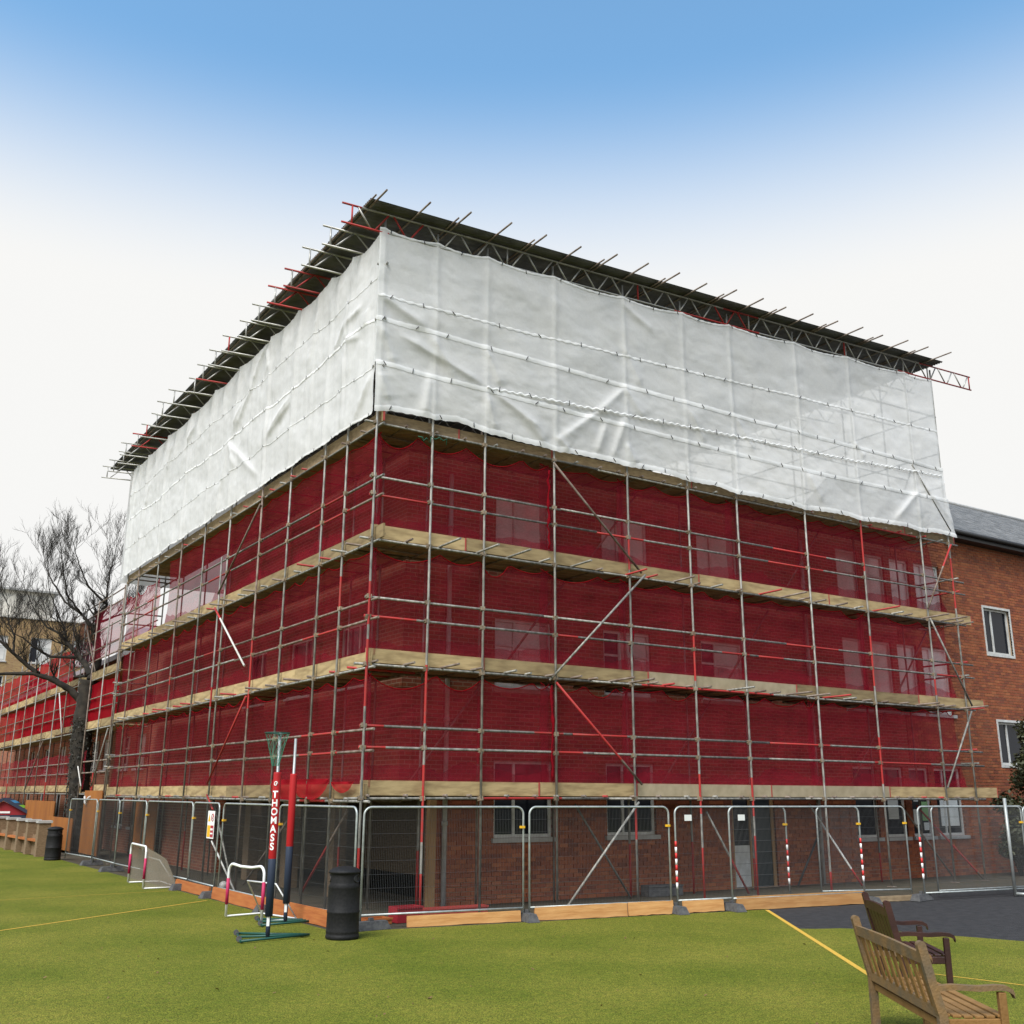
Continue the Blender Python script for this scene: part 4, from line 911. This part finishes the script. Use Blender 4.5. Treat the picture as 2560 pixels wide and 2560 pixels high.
def font_mesh(ch, size):
    cu = bpy.data.curves.new('letter', 'FONT'); cu.body = ch; cu.size = size; cu.align_x = 'CENTER'; cu.offset = .004; ob = bpy.data.objects.new('letter', cu); C.objects.link(ob)
    dg = bpy.context.evaluated_depsgraph_get(); me = bpy.data.meshes.new_from_object(ob.evaluated_get(dg)); bpy.data.objects.remove(ob); return me
def netball(loc, rz, label, ring=True, words=True, zr=1.13, zt=2.41):
    o = thing('netball_post', label, 'netball post', loc, rz, 'padded netball posts')
    mb = MB(); mb.path([(0, 0, .02), (0, 0, 3.02)], .024, 10); mb.build('pole', 'post', o, local=True)
    mb = MB(); mb.path([(0, 0, .0), (0, 0, .34)], .034, 10); mb.build('socket', 'navy', o, local=True)
    mb = MB(); mb.lathe([(.03, .30), (.058, .305), (.06, zr-.005), (.058, zr)], 20); mb.build('lower_pad', 'pad_navy', o, local=True)
    mb = MB(); mb.lathe([(.058, zr), (.061, zr+.01), (.0605, zr+.5), (.062, zr+.52), (.061, zt-.02), (.057, zt), (.025, zt+.004)], 20); pad = mb.build('upper_pad', 'pad_red', o, local=True)
    # base: flat triangular frame of bars with two small wheels
    mb = MB(); q = [(-.42, -.5, .03), (-.42, .42, .03), (.62, .0, .03)]
    for a, b in ((0, 1), (1, 2), (2, 0)): mb.path([q[a], q[b]], .02, 6)
    mb.path([(-.42, 0, .03), (.62, 0, .03)], .02, 6); mb.build('base_frame', 'greenmetal', o, local=True)
    for y in (-.42, .34):
        mb = MB(); mb.path([(-.44, y, .05), (-.44, y+.05, .05)], .04, 14); mb.build('wheel', 'rubber', o, local=True)
    mb = MB(); mb.box((-.03, -.037, .17), (.012, -.033, .33)); mb.build('label_plate', 'white', o, local=True)
    if ring:
        cx, cy = -.06, -.2; mb = MB(); mb.path([(0, 0, 2.98), (cx*.5, cy*.3, 2.98)], .014, 6); rr = .19
        mb.path([(cx+rr*math.cos(i*math.pi/12), cy+rr*math.sin(i*math.pi/12), 3.0) for i in range(24)], .009, 6, closed=True); rg = mb.build('hoop', 'greenmetal', o, local=True)
        mb = MB(); n = 12
        for i in range(n):
            for s in (-1, 1):
                pts = []
                for k in range(8):
                    a = 2*math.pi*(i+s*k*.5)/n; f = k/7; rad = rr*(1-.72*f**.8); pts.append((cx+rad*math.cos(a), cy+rad*math.sin(a), 3.0-.5*f))
                mb.path(pts, .0022, 4, caps=False)
        mb.build('hoop_net', 'greennet', rg, local=True)
    if words:
        ang0 = -math.pi/2-.42
        zz = 2.03
        for ch in "THOMASS":
            if ch == "'":
                size = .1
            me = font_mesh(ch, .145); bm = bmesh.new(); bm.from_mesh(me)
            for xx in [i*.008 for i in range(-8, 9)]: bmesh.ops.bisect_plane(bm, geom=bm.verts[:]+bm.edges[:]+bm.faces[:], plane_co=(xx, 0, 0), plane_no=(1, 0, 0))
            zb = zz
            for v in bm.verts:
                x, y = v.co.x, v.co.y; th = ang0+x/.0635
                if ch == "'": th = ang0+.055/.073+x/.073
                v.co = (.0638*math.cos(th), .0638*math.sin(th), zb+y+(.0 if ch != "'" else .0))
            bm.to_mesh(me); bm.free(); me.materials.clear(); me.materials.append(MT['white'])
            lt = bpy.data.objects.new('letter', me); link(lt, pad)
            zz -= .128 if ch not in ("'",) else 0.0
            if ch == 'A': pass
        # small crest above the lettering
        mb = MB(); pts = []
        for i in range(14):
            a = i*.55; rad = .03*(1-i*.045); pts.append((.063*math.cos(ang0+rad*math.cos(a)/.063), .063*math.sin(ang0+rad*math.cos(a)/.063), 2.235+rad*1.3*math.sin(a)))
        mb.path(pts, .008, 5); mb.build('crest', 'white', pad, local=True)
    return o
netball((-1.96, -1.09, 0), R(-16), 'padded netball post with white lettering down its red sleeve')
netball((-1.02, .59, 0), R(-16), 'plain padded netball post standing behind the lettered one', ring=False, words=False, zr=1.22, zt=2.42)

def goal(p0, p1, h, depth, label, netted, m2='magenta'):
    p0 = Vector((*p0, 0)); p1 = Vector((*p1, 0)); d = (p1-p0); L = d.length; d.normalize(); n = Vector((-d.y, d.x, 0))
    if n.x < 0: n = -n
    o = thing('small_goal', label, 'goal', tuple(p0), 0, 'small portable goals'); r = .024; rc = .14
    def P(s, z, b=0): return p0+d*s+n*b+Vector((0, 0, z+.02))
    dip = -.03 if not netted else 0
    pts = [P(0, 0), P(0, h-rc)]+[P(rc-rc*math.cos(a), h-rc+rc*math.sin(a)) for a in [i*math.pi/10 for i in range(1, 5)]]+[P(rc, h), P(L*.35, h+dip), P(L*.65, h+dip), P(L-rc, h)]+[P(L-rc+rc*math.sin(a), h-rc+rc*math.cos(a)) for a in [i*math.pi/10 for i in range(1, 5)]]+[P(L, h-rc), P(L, 0)]
    mb = MB(); mb.path(pts, r, 8); mb.build('front_frame', 'goal', o)
    mb = MB(); bh = h*.66; bd = depth*.45
    mb.path([P(0, 0), P(0, 0, depth), P(L, 0, depth), P(L, 0)], r*.7, 6)
    mb.path([P(0.02, 0, depth), P(.12, bh, bd), P(L-.12, bh, bd), P(L-.02, 0, depth)], r*.6, 6); mb.build('rear_frame', 'goal', o)
    for s in (0, L):
        mb = MB(); mb.path([P(s, h*.22), P(s, h*.72)], r+.006, 8); mb.build('post_pad', m2, o)
    if netted:
        mb = MB(); mb.grid(lambda u, v: P(u*L, (h-.3*h*v/.4) if v < .4 else .7*h*(1-(v-.4)/.6), (.62*depth*v/.4 if v < .4 else depth*(.62+.38*(v-.4)/.6))+.02*fbm(u*5, v*5, 1)), 24, 15)
        gs = lambda u: (1-.3*u/.62) if u < .62 else .7*(1-(u-.62)/.38*.98)
        mb.grid(lambda u, v: P(0, v*h*gs(u)*.98, depth*u), 14, 8); mb.grid(lambda u, v: P(L, v*h*gs(u)*.98, depth*u), 14, 8); mb.build('net', 'goalnet', o)
    return o
goal((-1.6, 1.9), (-1.38, .74), .87, .7, 'small white goal frame without a net, behind the netball post', False)
goal((-1.25, 10.1), (-1.39, 8.2), .89, .75, 'small white goal with a beige net and magenta posts', True)
mb = MB(); rb = .1; mb.lathe([(rb*math.sin(math.pi*i/12)+.0005, rb-rb*math.cos(math.pi*i/12)) for i in range(13)], 18); ob = solo('football', mb, 'ball', 'scuffed white ball behind the fence under the warning sign', 'ball', (0, 0, 0)); ob.location = (.05, 7.0, 0)

# red crate and offcuts behind the fence corner
for i, (x, y, w, d_, h, m, lb) in enumerate([(.55, -.45, .5, .3, .25, 'toyred', 'red plastic crate behind the fence beside the bin'), (-.05, -.5, .5, .3, .1, 'plank2', 'orange timber offcut on the ground inside the fence corner'), (1.2, .3, 1.6, .2, .12, 'iron', 'reddish beam lying inside the fence'), (7.3, 1.0, .9, .3, .22, 'rubber', 'black bag slumped against the brick wall')]):
    o = thing('site_item', lb, 'site item', (x, y, 0), random.uniform(-.2, .2))
    mb = MB(); t = .02; mb.box((0, 0, 0), (w, t, h)); mb.box((0, d_-t, 0), (w, d_, h)); mb.box((0, t, 0), (t, d_-t, h)); mb.box((w-t, t, 0), (w, d_-t, h)); mb.box((t, t, 0), (w-t, d_-t, h*.5)); mb.build('shell', m, o, local=True)
    mb = MB(); mb.box((-.015, -.015, h-.03), (w+.015, -.0005, h)); mb.build('rim', m, o, local=True)

# dead leaves and litter scattered on the turf
lv = MB(); rl = random.Random(11)
for i in range(260):
    d_ = 3.5+14*rl.random()**1.4; a_ = YAW+rl.uniform(-.5, .5); c_ = Vector((-8.157+d_*math.cos(a_), -17.2+d_*math.sin(a_), .006))
    if c_.y > fy(c_.x)-.3 and c_.x > -.9 or c_.x > 5.5: continue
    u_ = rl.uniform(0, 6.28); s_ = rl.uniform(.012, .034); p_ = Vector((math.cos(u_), math.sin(u_), rl.uniform(-.1, .4)))*s_; q_ = Vector((-math.sin(u_), math.cos(u_), rl.uniform(0, .4)))*s_*.6
    lv.add([c_-p_, c_-q_+Vector((0, 0, .004)), c_+p_+Vector((0, 0, .008)), c_+q_+Vector((0, 0, .006))], [(0, 1, 2, 3)])
lo = lv.build('fallen_leaves', 'deadleaf'); tag(lo, 'small brown dead leaves scattered over the turf', 'leaves', kind='stuff')

# ------------------------------------------------------------------ benches
def bench(loc, rz, L, m, m2, label, arch=.05, sw=.085):
    """local: x along the back, y forwards, z up; seen from behind"""
    o = thing('park_bench', label, 'bench', loc, rz, 'wooden benches')
    def bar(name, a, b, w, h, mm=m, par=o): 
        mb = MB(); mb.obox(a, b, w, h, 0); ob = mb.build(name, mm, par, local=True); 
        bv = ob.modifiers.new('bevel', 'BEVEL'); bv.width = .006; bv.segments = 2; return ob
    for x in (0, L):
        # back post: leg below, raked above, rounded head
        mb = MB(); pr_ = [(0, 0), (0, .42), (-.06, .66), (-.12, .94)]; w = .035
        for (y0, z0), (y1, z1) in zip(pr_[:-1], pr_[1:]):
            mb.add([(x-w, y0-.035, z0), (x+w, y0-.035, z0), (x+w, y0+.035, z0), (x-w, y0+.035, z0), (x-w, y1-.035, z1), (x+w, y1-.035, z1), (x+w, y1+.035, z1), (x-w, y1+.035, z1)], [(0, 1, 5, 4), (1, 2, 6, 5), (2, 3, 7, 6), (3, 0, 4, 7)])
        hd = [(-.12-.035, .94)]+[(-.12-.035*math.cos(a), .94+.035*math.sin(a)) for a in [i*math.pi/8 for i in range(1, 8)]]+[(-.12+.035, .94)]
        vs = [(x-w, y, z) for y, z in hd]+[(x+w, y, z) for y, z in hd]; nh = len(hd)
        mb.add(vs, [(i, i+1, nh+i+1, nh+i) for i in range(nh-1)]+[tuple(range(nh))[::-1], tuple(range(nh, 2*nh))]); mb.build('back_post', m2, o, local=True)
        # arm with a drooping scroll end
        mb = MB(); ap = [(-.03, .645), (.1, .655), (.3, .645), (.44, .655), (.52, .65), (.565, .625), (.575, .595)]; w = .034
        for i in range(len(ap)-1):
            (y0, z0), (y1, z1) = ap[i], ap[i+1]; th = .04
            mb.add([(x-w, y0, z0-th), (x+w, y0, z0-th), (x+w, y0, z0), (x-w, y0, z0), (x-w, y1, z1-th), (x+w, y1, z1-th), (x+w, y1, z1), (x-w, y1, z1)], [(3, 2, 6, 7), (0, 4, 5, 1), (0, 3, 7, 4), (1, 5, 6, 2)]+([(4, 7, 6, 5)] if i == len(ap)-2 else []))
        mb.build('arm', m2, o, local=True)
        bar('leg', (x, .48, 0), (x, .48, .6), .06, .06)
        bar('side_rail', (x, .03, .36), (x, .45, .37), .03, .075)
    bar('front_rail', (.03, .48, .37), (L-.03, .48, .37), .03, .075); bar('rear_rail', (.03, .02, .34), (L-.03, .02, .34), .03, .06)
    # top rail, slightly arched
    mb = MB(); N = 12
    def tp(x): return .885+arch*(1-(2*x/L-1)**2)
    for i in range(N):
        a, b = .035+(L-.07)*i/N, .035+(L-.07)*(i+1)/N
        mb.add([(a, -.125, .80), (b, -.125, .80), (b, -.09, .80), (a, -.09, .80), (a, -.135, tp(a)), (b, -.135, tp(b)), (b, -.1, tp(b)), (a, -.1, tp(a))], [(0, 1, 5, 4), (3, 7, 6, 2), (4, 5, 6, 7), (0, 3, 2, 1)]+([(0, 4, 7, 3)] if i == 0 else [])+([(1, 2, 6, 5)] if i == N-1 else []))
    mb.build('top_rail', m2, o, local=True)
    bar('lower_rail', (.035, -.008, .44), (L-.035, -.008, .44), .035, .09, m2)
    ns = int(L/.17)
    for i in range(ns):
        x = .035+(L-.07)*(i+.5)/ns; bar('back_slat', (x, -.015, .46), (x, -.107, .805), sw, .016)
    for i in range(6):
        y = .03+i*.088; bar('seat_slat', (.0, y, .425-.012*math.sin(i*.6)), (L, y, .425-.012*math.sin(i*.6)), .07, .022)
    return o
bd = Vector((-.457-.624, -11.466+9.924, 0)); L1 = 1.86
rz1 = math.atan2(-bd.y, -bd.x)
# the back's near (right-hand) post, then along the back to the far post; front faces away to the right
def bench_at(near_top, dirv, L, *a):
    d = Vector((*dirv, 0)).normalized(); rz = math.atan2(-d.y, -d.x)     # local +x points from far post to near post
    far = Vector((*near_top, 0))+d*L; fwd = Matrix.Rotation(rz, 3, 'Z') @ Vector((0, 1, 0))
    base = far+fwd*.12; return bench(tuple(base), rz, L, *a)
bench_at((-.42, -11.43), (1.081, 1.542), 1.84, 'benchlight', 'benchgrey', 'weathered pale teak bench at the bottom right, seen from behind', .012)
bench_at((2.15, -9.12), (.626, .764), 1.1, 'benchdark', 'benchdark', 'dark brown wooden bench with curved arms, beyond the pale one', .02, .15)

# ------------------------------------------------------------------ tree
def tree(base, label):
    o = thing('bare_tree', label, 'tree', base, 0)
    hr = Vector((.837, -.548, 0)); hf = Vector((.548, .837, 0)); rnd = random.Random(5)
    limbs = {'trunk': [(0.18, 0.0), (0.01, 2.39), (-0.09, 4.29), (-0.06, 5.33), (-0.02, 6.24)],
     'a': [(-0.02, 6.24), (0.15, 6.85), (0.02, 7.78), (-0.09, 8.48)], 'a1': [(-0.09, 8.48), (-0.46, 8.82), (-0.83, 9.37), (-1.56, 10.09), (-2.18, 11.42), (-2.44, 12.24)],
     'a2': [(-0.09, 8.48), (0.05, 8.9), (0.27, 9.77), (0.27, 10.3), (0.34, 11.6), (0.46, 12.42)], 'a3': [(0.05, 8.9), (0.39, 9.25), (0.84, 9.59), (0.89, 10.47)],
     'a4': [(-0.83, 9.37), (-1.21, 10.3), (-1.21, 11.26), (-1.17, 12.25)], 'a5': [(0.27, 9.77), (-0.27, 10.62), (-0.45, 11.59), (-0.47, 12.41)],
     'b': [(-0.1, 5.26), (-0.65, 5.86), (-1.3, 6.23), (-1.95, 6.41), (-2.87, 6.38), (-3.78, 6.31)], 'b1': [(-1.79, 6.38), (-2.31, 6.84), (-2.63, 7.14), (-3.16, 7.76), (-3.6, 8.38), (-3.88, 9.33)],
     'b2': [(-2.63, 7.14), (-2.76, 7.92), (-3.17, 8.7), (-3.34, 9.65), (-3.74, 10.6)], 'c': [(-0.01, 6.39), (-0.39, 6.92), (-0.83, 7.31), (-1.36, 7.92), (-1.73, 8.39), (-2.32, 8.78), (-2.83, 9.65), (-3.31, 10.93)],
     'c1': [(-0.81, 7.15), (-1.73, 7.15), (-2.32, 7.53), (-2.6, 7.92), (-3.03, 8.23)], 'c2': [(-1.36, 7.92), (-1.61, 8.71), (-2.04, 9.65), (-2.52, 10.93), (-2.72, 11.91)], 'c3': [(-0.18, 6.39), (-0.72, 6.39), (-0.92, 6.85), (-1.04, 7.15)]}
    rad = {'trunk': (.44, .34), 'a': (.17, .12), 'a1': (.10, .015), 'a2': (.09, .012), 'a3': (.06, .01), 'a4': (.045, .01), 'a5': (.05, .01), 'b': (.17, .035), 'b1': (.10, .012), 'b2': (.05, .01), 'c': (.13, .012), 'c1': (.07, .012), 'c2': (.06, .01), 'c3': (.06, .02)}
    depth = {'trunk': (0, 0), 'a': (0, .3), 'a1': (.3, 1.2), 'a2': (.3, -.3), 'a3': (.3, 1.3), 'a4': (.6, -.8), 'a5': (0, -1.6), 'b': (0, -1.0), 'b1': (-.5, -1.8), 'b2': (-1, .6), 'c': (0, 1.6), 'c1': (.4, -.4), 'c2': (.7, 2.2), 'c3': (0, .8)}
    crown = MB(); trunk = MB(); count = [0]
    def twig(p, d, L, r, lev):
        if lev > 4 or L < .12: return
        n = 4; pts = [p]; q = p; dd = d.normalized()
        for i in range(n):
            dd = (dd+Vector((rnd.uniform(-.22, .22), rnd.uniform(-.22, .22), rnd.uniform(-.1, .24)))).normalized(); q = q+dd*L/n; pts.append(q)
        crown.path(pts, [r*(1-.75*i/n) for i in range(n+1)], 4 if lev > 1 else 5, caps=False); count[0] += 1
        for i in range(1, n+1):
            for _ in range(2 if lev < 3 and rnd.random() < .62 else 1):
                if rnd.random() < .8:
                    sdv = Vector((rnd.uniform(-1, 1), rnd.uniform(-1, 1), rnd.uniform(-.1, .8))); twig(pts[i], (dd+sdv*.75), L*rnd.uniform(.45, .68), max(.005, r*(.62-.08*i)), lev+1)
    for k, pts in limbs.items():
        d0, d1 = depth[k]; N = len(pts); P3 = []
        pts = [(s*(1.0 if z < 7 else 1+.03*(z-7)), z if z < 7.5 else 7.5+(z-7.5)*.74) for s, z in pts]
        for i, (s, z) in enumerate(pts): P3.append(hr*s+hf*(d0+(d1-d0)*i/(N-1))+Vector((0, 0, z)))
        fine = []                                    # subdivide and roughen
        for i in range(N-1):
            for t in range(5): fine.append(P3[i].lerp(P3[i+1], t/5)+Vector((rnd.uniform(-1, 1), rnd.uniform(-1, 1), 0))*(.025 if k != 'trunk' else .02))
        fine.append(P3[-1]); M_ = len(fine); r0, r1 = rad[k]
        rr = [(r0+(r1-r0)*(i/(M_-1))**.8)*(1+.12*rnd.uniform(-1, 1)) for i in range(M_)]
        if k == 'trunk': rr[0] *= 1.35; rr[1] *= 1.1; rr[-1] *= 1.15
        (trunk if k == 'trunk' else crown).path(fine, rr, 12 if k == 'trunk' else 7)
        if k != 'trunk':
            st = 2 if k not in ('b', 'a', 'c3') else 6
            for i in range(st, M_, 2 if k in ('b', 'a') else 1):
                if rnd.random() < .62:
                    dv = (fine[min(i+1, M_-1)]-fine[i-1]).normalized()
                    twig(fine[i], dv*.5+Vector((rnd.uniform(-1, 1), rnd.uniform(-1, 1), rnd.uniform(-.1, .8))), rnd.uniform(.6, 1.3), max(.007, rr[i]*.4), 1)
            twig(fine[-1], P3[-1]-P3[-2]+Vector((0, 0, .3)), 1.0, r1, 1)
    trunk.build('trunk', 'bark', o, local=True); crown.build('crown', 'bark', o, local=True)
    lf = MB()                                        # ivy round the trunk
    for i in range(1500):
        z = 1.2+3.6*rnd.random()**.8; a = rnd.uniform(0, 6.283); rr = .34+.12*rnd.random(); c = Vector((hr*(.1-.05*z*.8))+Vector((rr*math.cos(a), rr*math.sin(a), z)))
        u = Vector((rnd.uniform(-1, 1), rnd.uniform(-1, 1), rnd.uniform(-1, 1))).normalized(); v = u.orthogonal().normalized(); s = .035
        lf.add([c-u*s, c+v*s*.8, c+u*s, c-v*s*.8], [(0, 1, 2, 3)])
    lf.build('ivy', 'ivy', o, local=True)
tree((.5, 25.5, 0), 'bare leafless tree at the left with an ivy dark trunk')

def bush(base, label, w, h, n, name='evergreen_bush'):
    o = thing(name, label, 'bush', base); rnd = random.Random(int(base[0]*10)); lf = MB(); st = MB(); blobs = []
    for i in range(16):
        a = rnd.uniform(0, 6.28); r = rnd.uniform(.0, .7)*w; z = rnd.uniform(.12, .88)*h; blobs.append((Vector((r*math.cos(a), r*math.sin(a)*.7, z)), rnd.uniform(.35, .6)*w))
        st.path([(0, 0, 0), (blobs[-1][0]*.5)+Vector((0, 0, .1)), blobs[-1][0]], [.05, .03, .012], 6)
    for i in range(n):
        c, r = rnd.choice(blobs); d = Vector((rnd.gauss(0, 1), rnd.gauss(0, 1), rnd.gauss(0, 1))).normalized(); p = c+d*r*rnd.uniform(.55, 1.08)
        if p.z < .05: continue
        u = Vector((rnd.uniform(-1, 1), rnd.uniform(-1, 1), rnd.uniform(-.6, .6))).normalized(); v = (d+u*.2).cross(u).normalized(); s = rnd.uniform(.04, .08)
        lf.add([p-u*s, p+v*s*.5, p+u*s, p-v*s*.5], [(0, 1, 2, 3)])
    st.build('stems', 'bark', o, local=True); lf.build('foliage', 'leaf', o, local=True)
bush((20.9, .1, 0), 'dark evergreen bush against the brick wall at the right edge', 1.0, 4.6, 9000)
bush((20.2, .5, 0), 'low dark shrub behind the last fence panel on the right', .7, 2.2, 4000)

# ------------------------------------------------------------------ second scaffold, further left
wing = thing('school_wing', 'lower brick school wing behind the far scaffold', 'building', (1.9, 20.3, 0))
wh = [(y, y+1.3, z, z+1.2) for y in (22, 24.2, 27.2, 29.4, 33, 36, 40, 44) for z in (.9, 2.95)]
mb = MB(); holes_wall(mb, 20.3, 56, -.3, 7.4, wh, lambda u, z, d: (1.9+d*.28, u, z)); mb.build('wall', 'bricky', wing)
for h in wh: window(h[0], h[1], h[2], h[3], 'blind_glare2' if h[2] > 2 else 'glass', False, 1.9, wing)
mb = MB(); mb.add([(1.6, 20.1, 7.4), (1.6, 56, 7.4), (5.4, 56, 8.6), (5.4, 20.1, 8.6)], [(0, 3, 2, 1)]); mb.box((1.55, 20.1, 7.2), (1.62, 56, 7.4)); mb.build('roof', 'leadroof', wing)
s2 = thing('scaffold', 'lower tube scaffold with red nets at the left, behind the bare tree', 'scaffold', (.4, 21, 0))
S2X = .4; ys = [20.9, 22.8, 24.9, 27.0, 29.2, 31.5, 33.9, 36.4, 39, 41.6, 44.3, 47, 50]
for i, y in enumerate(ys):
    tube('standard', (S2X, y, 0), (S2X+jit(), y, 9.2 if y < 30 else 8.3), s2, [(.2, .3)] if i % 4 == 1 else None, 'galv' if i % 2 else 'rust'); tube('standard', (S2X+1.1, y+.4, 0), (S2X+1.1, y+.4, 8.8), s2, None, 'rust')
for z in (2.02, 4.3, 6.15, 8.0):
    tube('ledger', (S2X+.05, 20.6, z), (S2X+.05, 50.3, z), s2); tube('ledger', (S2X+1.15, 20.6, z), (S2X+1.15, 50.3, z), s2, None, 'rust')
    for h in (.75, 1.15): tube('guard_rail', (S2X+.05, 20.6, z+h), (S2X+.05, 50.3 if z < 7 else 30, z+h), s2, None, 'rust')
    if z < 7:
        for a in [20.8+i*2.1 for i in range(14)]:
            if z == 2.02 and a < 25 and i % 1 == 0 and abs(a-22.9) < .2: continue
            piece('toe_board', 'toe_board', (S2X+.08, a+.02, z+.05+random.uniform(-.02, .05)), (S2X+.11, a+2.05, z+.33), s2, 'board')
        for r_ in range(4): piece('deck_board', 'deck_board', (S2X+.14+r_*.24, 20.8, z+.04), (S2X+.365+r_*.24, 50, z+.08), s2, 'deck')
for (y0, z0, y1, z1, m) in ((26.6, 4.2, 24.3, 2.3, 'whitetube'), (30.5, 6.1, 29.0, 4.4, 'whitetube'), (21.0, 4.2, 22.6, 2.3, 'galv'), (33, 4.2, 36, 2.2, 'rust'), (27, 8.8, 24, 6.4, 'rust')): tube('brace', (S2X-.06, y0, z0), (S2X-.06, y1, z1), s2, None, m)
def net2(a, b, z0, z1, label, m='net', seed=0):
    o = thing('debris_net', label, 'net', (S2X+.1, a, z0), 0, 'red debris nets on the far scaffold')
    mb = MB(); mb.grid(lambda u, v: (S2X+.12+.06*fbm((a+u*(b-a))*.8, v*2, seed), a+u*(b-a), z0+v*(z1-z0)-.1*abs(math.sin(u*(b-a)*1.2))*v), int((b-a)*4), 8); mb.f = [tuple(reversed(q)) for q in mb.f]; mb.build('mesh_sheet', m, o); return o
net2(20.9, 50, 4.45, 6.1, 'red net on the middle lift of the far left scaffold', 'netdense', seed=2)
net2(24.8, 50, 2.2, 3.6, 'red net on the lowest lift of the far left scaffold', seed=4)
net2(29.0, 50, 6.3, 7.95, 'bright red net along the top of the far left scaffold', 'netdense', seed=6)
net2(20.9, 28.6, 6.9, 8.9, 'see-through pink net above the far scaffold, beside the tree limbs', 'net', seed=8)
# dull barrel roof beyond
mb = MB(); mb.grid(lambda u, v: (4.5+u*9, 34+v*6, 8.9+1.2*math.sin(math.pi*v)), 4, 12); mb.grid(lambda u, v: (4.5, 34+v*6, 8.0+u*(.9+1.2*math.sin(math.pi*v))), 3, 12)
solo('curved_canopy', mb, 'leadroof', 'grey curved roof showing behind the tree limbs', 'roof', (4.5, 37, 8))

# far block with pale top storey
fb = thing('far_building', 'distant yellow brick block with a pale rendered top storey, far left', 'building', (0, 70, 0))
FYB = 70; fw_ = [(x, x+1.5, z, z+1.9) for x in [-23+3.1*i for i in range(11)] for z in (1.5, 5, 8.6, 11.6)]
mb = MB(); holes_wall(mb, -24, 9.5, 0, 14.9, fw_, lambda u, z, d: (u, FYB+d*.3, z)); mb.box((9.2, FYB+.3, 0), (9.5, FYB+14, 14.9)); mb.build('wall', 'yellowbrick', fb)
mb = MB(); mb.box((-24, FYB+.6, 15.0), (6.3, FYB+12, 17.1)); mb.box((-24.2, FYB-.1, 14.9), (9.7, FYB+14, 15.0)); mb.build('top_storey', 'render', fb)
mb = MB(); mb.box((-24.3, FYB+.3, 17.1), (6.6, FYB+12.3, 17.25)); mb.build('parapet', 'stone', fb)
for h in fw_: window(h[0], h[1], h[2], h[3], 'blind_glare2', True, None, fb, FYB)

# low wall with piers, playhouse, orange boards
lw = thing('low_wall', 'low brick wall with square piers and orange ledges, far left', 'wall', (-.95, 23, 0))
for i, y in enumerate((22.6, 24.3, 25.9, 27.8, 30.0, 32.5)):
    x = -1.05-.035*(y-22.6)*1.0
    mb = MB(); mb.box((x-.19, y-.19, 0), (x+.19, y+.19, 1.08)); pr1 = mb.build('pier', 'stock', lw)
    mb = MB(); mb.box((x-.23, y-.23, 1.08), (x+.23, y+.23, 1.16)); mb.build('cap', 'stone', pr1)
    if i < 5:
        y2 = (24.3, 25.9, 27.8, 30.0, 32.5)[i]; x2 = -1.05-.035*(y2-22.6)
        mb = MB(); mb.obox((x+.1, y+.19, .33), (x2+.1, y2-.19, .33), .2, .66); mb.build('infill', 'stock', lw); mb = MB(); mb.obox((x+.0, y+.19, .5), (x2, y2-.19, .5), .34, .07); mb.build('ledge', 'plank2', lw)
ph = thing('playhouse', 'small playhouse with a red gable and striped navy roof, far left', 'playhouse', (-.72, 34.2, .08), R(-15))
mb = MB(); mb.box((-1.1, 0, 0), (1.1, 2, 1.05)); mb.build('body', 'navy', ph, local=True)
mb = MB(); mb.add([(-1.1, -.01, 1.05), (1.1, -.01, 1.05), (0, -.01, 1.62)], [(0, 1, 2)]); mb.build('gable', 'toyred', ph, local=True)
for s in (-1, 1):
    mb = MB(); mb.obox((s*1.35, -.1, .98), (0, -.1, 1.72), .1, .13); mb.build('bargeboard', 'navy', ph, local=True)
    mb = MB(); mb.add([(s*1.35, -.1, 1.02), (0, -.1, 1.76), (0, 2.1, 1.76), (s*1.35, 2.1, 1.02)], [(0, 1, 2, 3)]); rf = mb.build('roof', 'navy', ph, local=True)
    for k, m in enumerate(('toyblue', 'toygreen', 'toyblue')):
        f0, f1 = .15+.27*k, .3+.27*k; mb = MB(); mb.add([(s*1.35*(1-f0), -.1, 1.025+.74*f0+.005), (s*1.35*(1-f1), -.1, 1.025+.74*f1+.005), (s*1.35*(1-f1), 2.1, 1.025+.74*f1+.005), (s*1.35*(1-f0), 2.1, 1.025+.74*f0+.005)], [(0, 1, 2, 3)]); mb.build('stripe', m, rf, local=True)
mb = MB(); mb.box((-.3, -.03, 1.12), (.3, -.015, 1.2)); mb.build('name_plate', 'white', ph, local=True)
def board(y0, y1, z0, z1, x, label):
    mb = MB(); mb.box((x, y0, z0), (x+.025, y1, z1)); n = 0
    o = thing('plywood_board', label, 'board', (x, (y0+y1)/2, 0), 0, 'orange plywood boards'); mb.build('panel', 'orange_ply', o)
    mb = MB(); mb.box((x+.03, y0+.1, 0), (x+.08, y0+.16, z1-.05)); mb.box((x+.03, y1-.16, 0), (x+.08, y1-.1, z1-.05)); mb.build('batten', 'timberframe', o)
board(20.0, 22.6, .1, 2.15, .15, 'tall orange plywood board right of the tree trunk'); board(17.2, 19.8, .05, 1.8, 1.2, 'orange brown board in shade behind the shiny fence post')
board(28.0, 34.5, .1, 1.75, .2, 'long orange board behind the playhouse'); board(23.4, 27.8, .1, 1.2, .0, 'low orange board left of the tree trunk')
mb = MB(); mb.path([(.12, 22.4, 1.95), (.1, 22.2, 1.75), (.1, 22.05, 1.7)], .035, 6); mb.path([(.12, 21.6, 1.95), (.1, 21.8, 1.9), (.1, 21.9, 1.75)], .03, 6)
solo('bent_tubes', mb, 'whitetube', 'pair of bent white tubes against the tall orange board', 'tube', (.1, 22, 1.7))

print('objects', len(bpy.data.objects))
